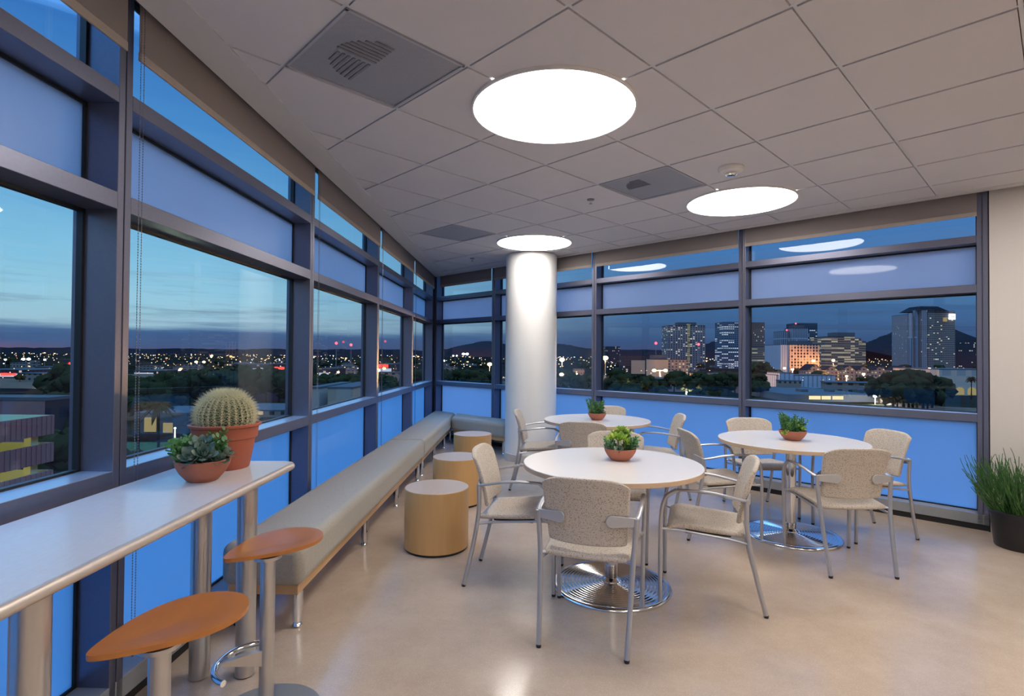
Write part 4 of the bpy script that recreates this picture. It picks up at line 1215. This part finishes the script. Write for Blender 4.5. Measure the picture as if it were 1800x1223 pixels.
for k, (a, b, r) in enumerate(((1420, 1446, 640), (1452, 1472, 643), (1480, 1504, 642), (1508, 1528, 643), (1536, 1556, 644), (1576, 1602, 643))):
    gable(a, b, 520 + 6 * k, 650, r, ('gabled house, %s of the row below the lit office blocks' % ['first from left', 'second from left', 'third from left', 'fourth from left', 'fifth from left', 'last at right'][k]), 'gabled houses in a row', 'house_wall')

# parking garage close by on the left
def garage():
    x1, y0 = cx(91, 61.5), 61.5; x0 = x1 - 100
    t = thing('parking_garage', 'mauve-panelled parking garage with yellow-lit decks, lower left window', 'parking garage', (x1, y0, GZ), pi / 2)
    top = cz_(90, 729, 61.5) - GZ
    for k in range(5):
        zt = top - k * 3.12
        if zt < 1: break
        pb = MB(); pb.box(x0 - x1, 0, -.25, 0, zt - 2.15, zt)
        n_ = 0; xx = 0.0
        while xx > -42: 
            pb.box(xx - .16, xx, -.31, -.25, zt - 2.15, zt); xx -= .62
        pb.box(0, .25, -.25, 40, zt - 2.15, zt)
        MB().box(-.06, -.01, .1, 39, zt - 2.15, zt).build('end_wall_lining', 'garage_inside', t, smooth=False)
        pb.build('parapet_panel', 'mauve_panel', t, smooth=False)
        MB().box(x0 - x1, 0, 0, 40, zt - 2.15 + .55, zt - 2.15 + .85).build('deck', 'garage_inside' if k else 'roof_pale', t, smooth=False)
        if k:
            cb = MB()
            for cxx in (-1.3, -9, -17, -25, -33): cb.box(cxx - .45, cxx + .45, .6, 1.4, zt - .2, zt + 1.6)
            cb.build('column_row', 'garage_inside', t, smooth=False)
    MB().box(x0 - x1, -.2, 9, 9.4, 0, top - 2).build('rear_wall', 'garage_inside', t, smooth=False)
    for k in range(1, 4):
        zt = top - k * 3.12
        tb = MB().box(-40, -6, 3.9, 4.05, zt + 1.2, zt + 1.28).build('tube_light', 'window_glow', t, smooth=False)
        for xx in (-7, -22, -38):
            ld = bpy.data.lights.new('deck_lamp', 'POINT'); ld.energy = 380; ld.color = (1.0, .97, .50); ld.shadow_soft_size = .3
            lo = bpy.data.objects.new('deck_lamp', ld); COL.objects.link(lo); lo.location = (xx, 3.6, zt + .9); lo.parent = t
garage()
bld('low_building', 'dark blue-roofed deck building just behind the parking garage roof', [('main_block', -120, 76, 84, 6, 704, 'dim_block'), ('cornice', -120, 79, 83.8, .2, 703, 'mauve_panel')], roof='roof_pale')

# shops and lit lots beyond the left windows
def shop(px0, px1, Y, top, label, signs, mat='dim_block', glow=True):
    t = bld('retail_store', label, [('main_block', px0, px1, Y, 50, top, mat)], cat='store', roof='roof_pale')
    if glow: MB().box(cx(px0 + 1.5, Y) - t.location.x, cx(px1 - 1.5, Y) - t.location.x, -.6, -.1, .6, (cz_(px0, top, Y) - GZ) * .55).build('lit_front', 'shopfront_glow', t, smooth=False)
    rnd = random.Random(int(px0) + 5)
    for (a, b, py, h) in signs:
        mb = MB(); xx = cx(a, Y) - t.location.x; xe = cx(b, Y) - t.location.x; z = cz_(a, py, Y) - GZ
        while xx < xe:
            w = rnd.uniform(.8, 1.5); hh = h * rnd.uniform(.7, 1.0)
            mb.box(xx, xx + w * .75, -1.2, -.7, z - hh / 2, z + hh / 2); xx += w
        mb.build('sign', 'sign_red', t, smooth=False)
    return t
shop(-40, 52, 470, 650, 'white-lit retail store with red sign, far left window, left one', [(4, 30, 657.5, 2.4)])
shop(62, 140, 520, 645, 'white-lit retail store with red sign, far left window, beside the post', [(76, 84, 651.5, 1.6), (97, 110, 652, 3.4)])
shop(104, 160, 640, 632, 'store with large bright red sign at the edge of the far left window', [(108, 122, 640, 2.2), (123, 136, 640, 5)], glow=False)
shop(236, 272, 560, 652, 'low white-lit store beyond the left window behind the bar', [], glow=True)
shop(402, 470, 620, 640, 'brightly lit strip of shops beyond the cactus window', [(478, 500, 647, 3)], glow=True)
shop(476, 508, 640, 640, 'low building with glowing red sign at the right of the cactus window', [(478, 500, 647, 4)], glow=False)
shop(560, 580, 520, 648, 'small yellow-lit shop beyond the second wide left window', [], glow=True)
shop(664, 690, 640, 640, 'shop with red sign beyond the narrow left windows', [(666, 682, 643, 5)], glow=True)
bld('low_building', 'pale flat building at the foot of the second wide left window', [('main_block', 540, 562, 150, 30, 683, 'stucco_lit'), ('annex', 577, 621, 150, 30, 683, 'stucco_lit')], roof='roof_pale')
t = bld('low_building', 'yellow-lit two-storey building behind palm trunks, cactus window', [('main_block', 238, 330, 150, 20, 728, 'roof_pale')], roof='roof_pale')
MB().box(cx(257, 150) - t.location.x, cx(277, 150) - t.location.x, -.3, .05, .5, cz_(260, 733, 150) - GZ).build('lit_bay', 'window_glow_dim', t, smooth=False)
MB().box(cx(290, 150) - t.location.x, cx(306, 150) - t.location.x, -.3, .05, .3, 3.0).build('lit_bay', 'window_glow_dim', t, smooth=False)
bld('low_building', 'long dark-roofed building beyond the cactus, at window foot', [('main_block', 330, 500, 190, 26, 722, 'house_wall')], roof='roof_pale')
bld('low_building', 'small brown-roofed building near the road, right back window', [('main_block', 1566, 1604, 262, 14, 703, 'house_wall')])
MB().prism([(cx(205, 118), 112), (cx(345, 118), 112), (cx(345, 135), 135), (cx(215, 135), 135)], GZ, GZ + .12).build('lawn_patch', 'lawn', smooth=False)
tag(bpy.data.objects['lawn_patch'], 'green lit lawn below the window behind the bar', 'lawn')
MB().prism([(cx(1590, 250), 262), (cx(1640, 225), 225), (cx(2000, 185), 185), (cx(2000, 215), 225)], GZ, GZ + .1).build('road', 'lamplit_ochre', smooth=False)
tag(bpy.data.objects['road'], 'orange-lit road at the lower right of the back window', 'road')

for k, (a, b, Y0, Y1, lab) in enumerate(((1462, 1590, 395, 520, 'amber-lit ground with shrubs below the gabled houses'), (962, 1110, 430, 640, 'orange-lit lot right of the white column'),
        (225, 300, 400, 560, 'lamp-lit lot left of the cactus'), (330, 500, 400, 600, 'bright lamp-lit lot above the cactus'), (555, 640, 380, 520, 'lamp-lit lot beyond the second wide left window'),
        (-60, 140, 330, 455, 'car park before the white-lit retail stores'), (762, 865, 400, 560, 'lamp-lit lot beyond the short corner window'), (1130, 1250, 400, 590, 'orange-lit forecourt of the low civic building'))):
    o = MB().prism([(cx(a, Y0), Y0), (cx(b, Y0), Y0), (cx(b, Y1), Y1), (cx(a, Y1), Y1)], GZ, GZ + .2).build('parking_lot', 'lamplit_ochre', smooth=False)  # pale patch added to bring out lamplight on the dark plain
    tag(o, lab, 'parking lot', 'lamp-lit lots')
# trees: three crown shapes, copied
def crown_mesh(seed):
    rnd = random.Random(seed); mb = MB()
    for k in range(16):
        a = rnd.random() * 2 * pi; r = rnd.random() * 2.9; z = rnd.uniform(3.2, 8.2); s = rnd.uniform(1.1, 2.1) * (1.15 - abs(z - 5.4) / 9)
        c = Vector((r * cos(a) * (1.1 - abs(z - 5) / 8), r * sin(a) * (1.1 - abs(z - 5) / 8), z)); base = len(mb.v)
        mb.ball(c, s, 9, 7)
        for i in range(base, len(mb.v)):
            p = Vector(mb.v[i]); q = p - c
            p += q * .55 * noise.noise(p * 1.7)
            mb.v[i] = tuple(p)
    # loose leaf tufts
    for k in range(90):
        a = rnd.random() * 2 * pi; el = rnd.uniform(-.6, 1.4); R = rnd.uniform(2.6, 3.8)
        c = Vector((R * cos(a) * cos(el), R * sin(a) * cos(el), 5.6 + R * .85 * sin(el))); d = Vector((rnd.uniform(-1, 1), rnd.uniform(-1, 1), rnd.uniform(-1, 1))).normalized() * .75
        e = d.orthogonal().normalized() * .55
        mb.add([c - d, c + e, c + d, c - e], [(0, 1, 2, 3)])
    return mb
TREES = []
for s in range(3):
    t = thing('leafy_tree', 'dark leafy tree among the dim city blocks beyond the windows', 'tree', (0, 0, GZ), 0, 'dark trees in the city')
    crown_mesh(s).build('crown', 'tree_crown', t, angle=80)
    MB().tube([(0, 0, 0), (.1, 0, 2.2), (0, .1, 5)], [.3, .22, .12], 7).build('trunk', 'tree_trunk', t)
    TREES.append(t)
PANES = [(-90, 140, 'far left window'), (220, 512, 'wide window behind the cactus'), (546, 641, 'second wide left window'), (662, 708, 'third narrow left window'), (723, 746, 'narrowest left window'),
         (760, 866, 'short corner window'), (878, 890, 'window hidden by the column'), (977, 1042, 'narrow window beside the column'), (1056, 1298, 'middle back window'), (1315, 1720, 'right back window')]
def whereabouts(px, Y):
    for a, b, nm in PANES:
        if a <= px <= b:
            f = (px - a) / (b - a)
            side_ = 'at left of' if f < .2 else 'left of middle in' if f < .4 else 'in the middle of' if f < .6 else 'right of middle in' if f < .8 else 'at right of'
            far = ['nearest', 'foreground', 'near', 'fairly near', 'mid-distance', 'far', 'remote', 'distant'][sum(Y > q for q in (110, 235, 262, 330, 430, 620, 850))]
            return far, side_ + ' the ' + nm
    return None
used = [False] * 3
def plant_tree(px, Y, h, wide=1.0, rnd=random):
    wh = whereabouts(px, Y)
    if not wh: return
    k = rnd.randrange(3)
    if not used[k]: o = TREES[k]; used[k] = True
    else: o = copy_tree(TREES[k])
    o.location = (cx(px, Y), Y, GZ); s = h / 9.0
    o['label'] = '%s %s leafy tree %s' % (wh[0], 'tall' if h > 14.5 else 'low' if h < 9 else 'smallish' if h < 11.5 else 'mid-sized', wh[1])
    o.scale = (s * wide, s * wide, s); o.rotation_euler = (0, 0, rnd.random() * 6.28)
    return o
rt = random.Random(31)
clus = [(1556, 250, 13), (1570, 240, 15), (1588, 235, 17), (1604, 238, 17), (1622, 240, 16), (1638, 245, 14), (1597, 225, 15), (1612, 225, 14), (1578, 225, 12), (1545, 268, 10), (1630, 228, 11),
        (1330, 480, 17), (1342, 470, 18), (1322, 460, 15), (1352, 460, 14), (1335, 380, 11), (1100, 330, 12), (1120, 300, 12), (1085, 360, 14), (1140, 320, 11), (1185, 330, 13), (1205, 300, 12), (1222, 310, 12),
        (1240, 300, 13), (1262, 300, 13), (1280, 310, 14), (1292, 330, 13), (1040, 300, 12), (1020, 290, 12), (1005, 330, 13), (990, 360, 14), (1072, 260, 12), (1110, 255, 10), (1160, 250, 9), (1230, 240, 8),
        (780, 330, 14), (800, 310, 14), (820, 300, 14), (838, 310, 14), (852, 320, 13), (770, 300, 12), (870, 280, 12), (745, 330, 14), (730, 320, 13), (560, 260, 12), (575, 250, 13), (596, 240, 13), (612, 250, 13), (630, 240, 12), (548, 230, 12),
        (680, 260, 12), (668, 280, 12), (695, 240, 11), (118, 210, 17), (128, 200, 18), (140, 190, 16), (110, 120, 13), (104, 100, 12), (125, 95, 13), (112, 80, 11), (130, 75, 11), (98, 75, 8), (118, 65, 7), (36, 400, 6),
        (232, 190, 14), (250, 170, 13), (300, 210, 15), (320, 200, 14), (345, 230, 15), (370, 220, 16), (395, 240, 16), (420, 250, 17), (445, 240, 16), (470, 250, 16), (492, 240, 15), (506, 230, 14), (280, 230, 13), (240, 96, 5), (290, 98, 4), (262, 95, 4), (320, 100, 4)]
for (px, Y, h) in clus: plant_tree(px, Y, h, 1.15, rt)
for k in range(110):
    px = rt.uniform(-60, 1760)
    if 889 < px < 975: continue
    Y = 300 + 900 * rt.random() ** 1.4
    if px < 880 and Y < 640: continue
    plant_tree(px, Y, rt.uniform(7, 12) * (1 + Y / 3000), 1.3, rt)

def palm(px, Y, h, label):
    rnd = random.Random(int(px))
    t = thing('palm_tree', label, 'palm tree', (cx(px, Y), Y, GZ), 0, None)
    MB().tube([(0, 0, 0), (.15, 0, h * .5), (0, 0, h)], [.32, .22, .2], 8).build('trunk', 'tree_trunk', t)
    mb = MB()
    for k in range(26):
        a = k * 2.4; el = rnd.uniform(-.5, 1.1); L = 2.6
        d = Vector((cos(a), sin(a), 0)); pts = [Vector((0, 0, h)) + d * (L * f) * cos(el * .6) + Vector((0, 0, L * (sin(el) * f - .75 * f * f))) for f in (0, .35, .7, 1)]
        s = Vector((-sin(a), cos(a), 0))
        for i in range(3):
            w0, w1 = (.15, .45, .35, .03)[i], (.15, .45, .35, .03)[i + 1]
            mb.add([pts[i] - s * w0 - Vector((0, 0, .12)), pts[i] + Vector((0, 0, .08)), pts[i] + s * w0 - Vector((0, 0, .12)), pts[i + 1] - s * w1 - Vector((0, 0, .12)), pts[i + 1] + Vector((0, 0, .08)), pts[i + 1] + s * w1 - Vector((0, 0, .12))],
                   [(0, 1, 4, 3), (1, 2, 5, 4)])
    mb.build('fronds', 'tree_crown', t, smooth=False)
palm(1707, 300, 12, 'palm tree in front of the arcaded building, rightmost')
palm(1660, 290, 11, 'palm tree before the left end of the arcaded building')
palm(245, 105, 13, 'thin-trunked palm tree left of the yellow-lit building')
palm(280, 92, 13.5, 'thick-trunked palm tree before the yellow-lit building')
palm(103, 95, 13, 'palm tree beside the parking garage corner')
palm(124, 90, 12.5, 'palm tree right of the garage, next to the window post')

# street lamps with visible heads
def street_lamp(px, py, Y, label, mat='glow_sodium', twin=False, r=.7, energy=0, col=(1, .55, .2)):
    t = thing('street_lamp', label, 'street lamp', (cx(px, Y), Y, GZ), 0, 'bright street lamps in the city')
    z = cz_(px, py, Y) - GZ
    MB().tube([(0, 0, 0), (0, 0, z)], [.22, .12], 6).build('pole', 'pole_metal', t)
    if twin: MB().tube([(-4.4, 0, z), (4.4, 0, z)], .12, 6).build('crossarm', 'pole_metal', t)
    for dx in ((-4.4, 4.4) if twin else (0,)):
        MB().ball((dx, 0, z), r, 10, 8, (1, 1, .7)).build('lamp_head', mat, t)
    if energy:
        ld = bpy.data.lights.new('bulb', 'POINT'); ld.energy = energy * 6; ld.color = col; ld.shadow_soft_size = 1
        lo = bpy.data.objects.new('bulb', ld); COL.objects.link(lo); lo.location = (0, -1.5, z - 1.5); lo.parent = t
SL = [(1000, 658, 330, 'twin-headed orange street lamp above the far round table', 'glow_sodium', True, 1.3, 60000),
      (988, 632, 560, 'bright orange street lamp just right of the white column', 'glow_sodium', False, 2.6, 40000),
      (1064, 629, 560, 'bright orange lamp at the left end of the middle back window', 'glow_sodium', False, 3.0, 60000),
      (1160, 651, 420, 'twin orange street lamp before the floodlit civic building', 'glow_sodium', True, 1.6, 60000),
      (1430, 634, 760, 'white-orange lamp between the grid block and the brown block', 'glow_sodium', False, 2.2, 0),
      (1465, 633, 760, 'orange lamp at the foot of the brown stepped block', 'glow_sodium', False, 2.0, 60000),
      (1379, 647, 560, 'orange lamp left of the gabled houses', 'glow_sodium', False, 1.3, 0),
      (1393, 649, 560, 'orange lamp right above the pale ribbed building', 'glow_sodium', False, 1.4, 30000),
      (1518, 657, 430, 'orange lamp over the yellow-lit shrubs, right one', 'glow_sodium', False, 1.1, 50000),
      (1488, 661, 410, 'orange lamp over the yellow-lit shrubs, left one', 'glow_sodium', False, .9, 50000),
      (1634, 648, 350, 'orange lamp beside the arcaded building', 'glow_sodium', False, .9, 40000),
      (1598, 665, 270, 'orange lamp glimpsed within the big dark tree clump', 'glow_sodium', False, .5, 0),
      (1538, 696, 262, 'white lamp at the end of the flat-roofed building', 'glow_white', False, .8, 6000),
      (1207, 689, 300, 'small white lamp low in the middle back window', 'glow_white', False, .5, 3000),
      (1097, 685, 300, 'small greenish lamp low in the middle back window', 'glow_green', False, .5, 3000),
      (780, 634, 430, 'greenish white street lamp in the short corner window', 'glow_white', False, 1.0, 8000),
      (818, 622, 1300, 'white stadium lamp cluster in the short corner window', 'glow_white', True, 3.6, 0),
      (800, 625, 1350, 'faint white stadium lamp left of the brighter cluster', 'glow_white', True, 2.0, 0),
      (861, 640, 420, 'orange lamp beside the column, short corner window', 'glow_sodium', False, 1.8, 20000),
      (352, 636, 620, 'orange twin lamp beyond the window above the cactus', 'glow_sodium', True, 1.6, 0),
      (365, 660, 420, 'round orange lamp beyond the window left of the cactus top', 'glow_sodium', False, 1.7, 30000),
      (384, 653, 470, 'white bright lamp beyond the window above the cactus', 'glow_white', True, 1.5, 20000),
      (398, 655, 480, 'warm bright lamp right above the cactus', 'glow_sodium', False, 1.6, 0),
      (287, 660, 420, 'warm lamp left of the row of shops, cactus window', 'glow_sodium', False, 1.1, 20000),
      (466, 718, 230, 'lone white lamp on the dark roof right of the cactus', 'glow_white', False, .5, 2000),
      (46, 631, 900, 'dazzling white lot lamp on skyline, far left window', 'glow_white', True, 2.6, 0),
      (79, 632, 800, 'white lamp right of the dazzling lot lamp', 'glow_white', False, 1.5, 0),
      (10, 632, 800, 'violet-white lamp at the left frame edge', 'glow_white', False, 1.5, 0),
      (69, 680, 330, 'white street lamp above the parking garage roof', 'glow_white', False, .8, 5000),
      (595, 654, 420, 'yellowish lamp beyond the second wide left window', 'glow_sodium', False, 1.0, 20000),
      (310, 752, 118, 'greenish lamp over the lit lawn beside the succulent bowl', 'glow_green', False, .22, 500)]
for (px, py, Y, lab, mat, tw, r, en) in SL:
    street_lamp(px, py, Y, lab, mat, tw, r, en, (1, .55, .2) if 'sodium' in mat else (.8, 1, .7) if 'green' in mat else (.85, .93, 1))
# added masts carrying red light points; the left three stand for glass reflections
def mast(px, py, Y, label):
    t = thing('red_light_mast', label, 'mast', (cx(px, Y), Y, GZ), 0, 'added masts with red light points')
    z = cz_(px, py, Y) - GZ
    MB().tube([(0, 0, 0), (0, 0, z)], [.5, .25], 6).build('mast_pole', 'pole_metal', t)
    MB().ball((0, 0, z), 2.3, 8, 6).build('beacon', 'glow_red', t)
mast(1153, 603, 960, 'red light on added mast left of the apartment tower')
mast(1228, 605, 960, 'red light on added mast before the apartment tower')
mast(545, 604, 960, 'red glass-reflection glint on added mast at left edge of second wide window')
mast(591, 603, 960, 'red glass-reflection glint on added mast, middle of second wide left window')
mast(617, 606, 960, 'red glass-reflection glint on added mast, right in the second wide left window')

# small houses and sheds filling the blocks
HB = thing('small_building', 'small dim flat-roofed building among the trees beyond the windows', 'building', (0, 0, GZ), 0, 'small dim buildings of the city')
MB().box(-9, 9, -6, 6, 0, 5).build('walls', 'house_wall', HB, smooth=False)
MB().box(-9.3, 9.3, -6.3, 6.3, 5, 5.4).build('roof', 'roof_pale', HB, smooth=False)
rh = random.Random(77)
k = -1
while k < 59:
    px = rh.uniform(-80, 1716); Y = 330 + 1100 * rh.random() ** 1.5
    wh = whereabouts(px, Y)
    if not wh: continue
    k += 1
    o = HB if k == 0 else copy_tree(HB)
    o.location = (cx(px, Y), Y, GZ); s = rh.uniform(.7, 1.8)
    o['label'] = '%s %s dim flat-roofed building %s' % (wh[0], 'broad' if s > 1.4 else 'small' if s < .95 else 'medium', wh[1])
    o.scale = (s, s * rh.uniform(.7, 1.2), rh.uniform(.7, 1.7)); o.rotation_euler = (0, 0, rh.uniform(-.5, .5))

# uncountable far lights
def twinkles(name, mat, n, seed, label, smax=1.0):
    rnd = random.Random(seed); mb = MB()
    for k in range(n):
        px = rnd.uniform(-150, 1780); Y = 330 * (12.0 ** (rnd.random() ** .8))
        r = Y / F_PX * rnd.uniform(.34, .85) * smax * (1.5 if rnd.random() < .12 else 1)
        z = GZ + rnd.uniform(4, 10) + max(0, Y - 1500) * .004
        mb.ball((cx(px, Y), Y, z), r, 5, 4, (rnd.choice((1, 1, 1.8)), 1, .8))
    tag(mb.build(name, mat), label, 'lights', None, 'stuff')
twinkles('city_lights', 'twinkle_warm', 900, 4, 'countless warm city lights scattered over the dark plain')
twinkles('city_lights', 'twinkle_white', 360, 6, 'countless cool white city lights scattered over the dark plain')
twinkles('city_lights', 'twinkle_red', 60, 8, 'scattered red tail lights and signals over the dark plain', .8)
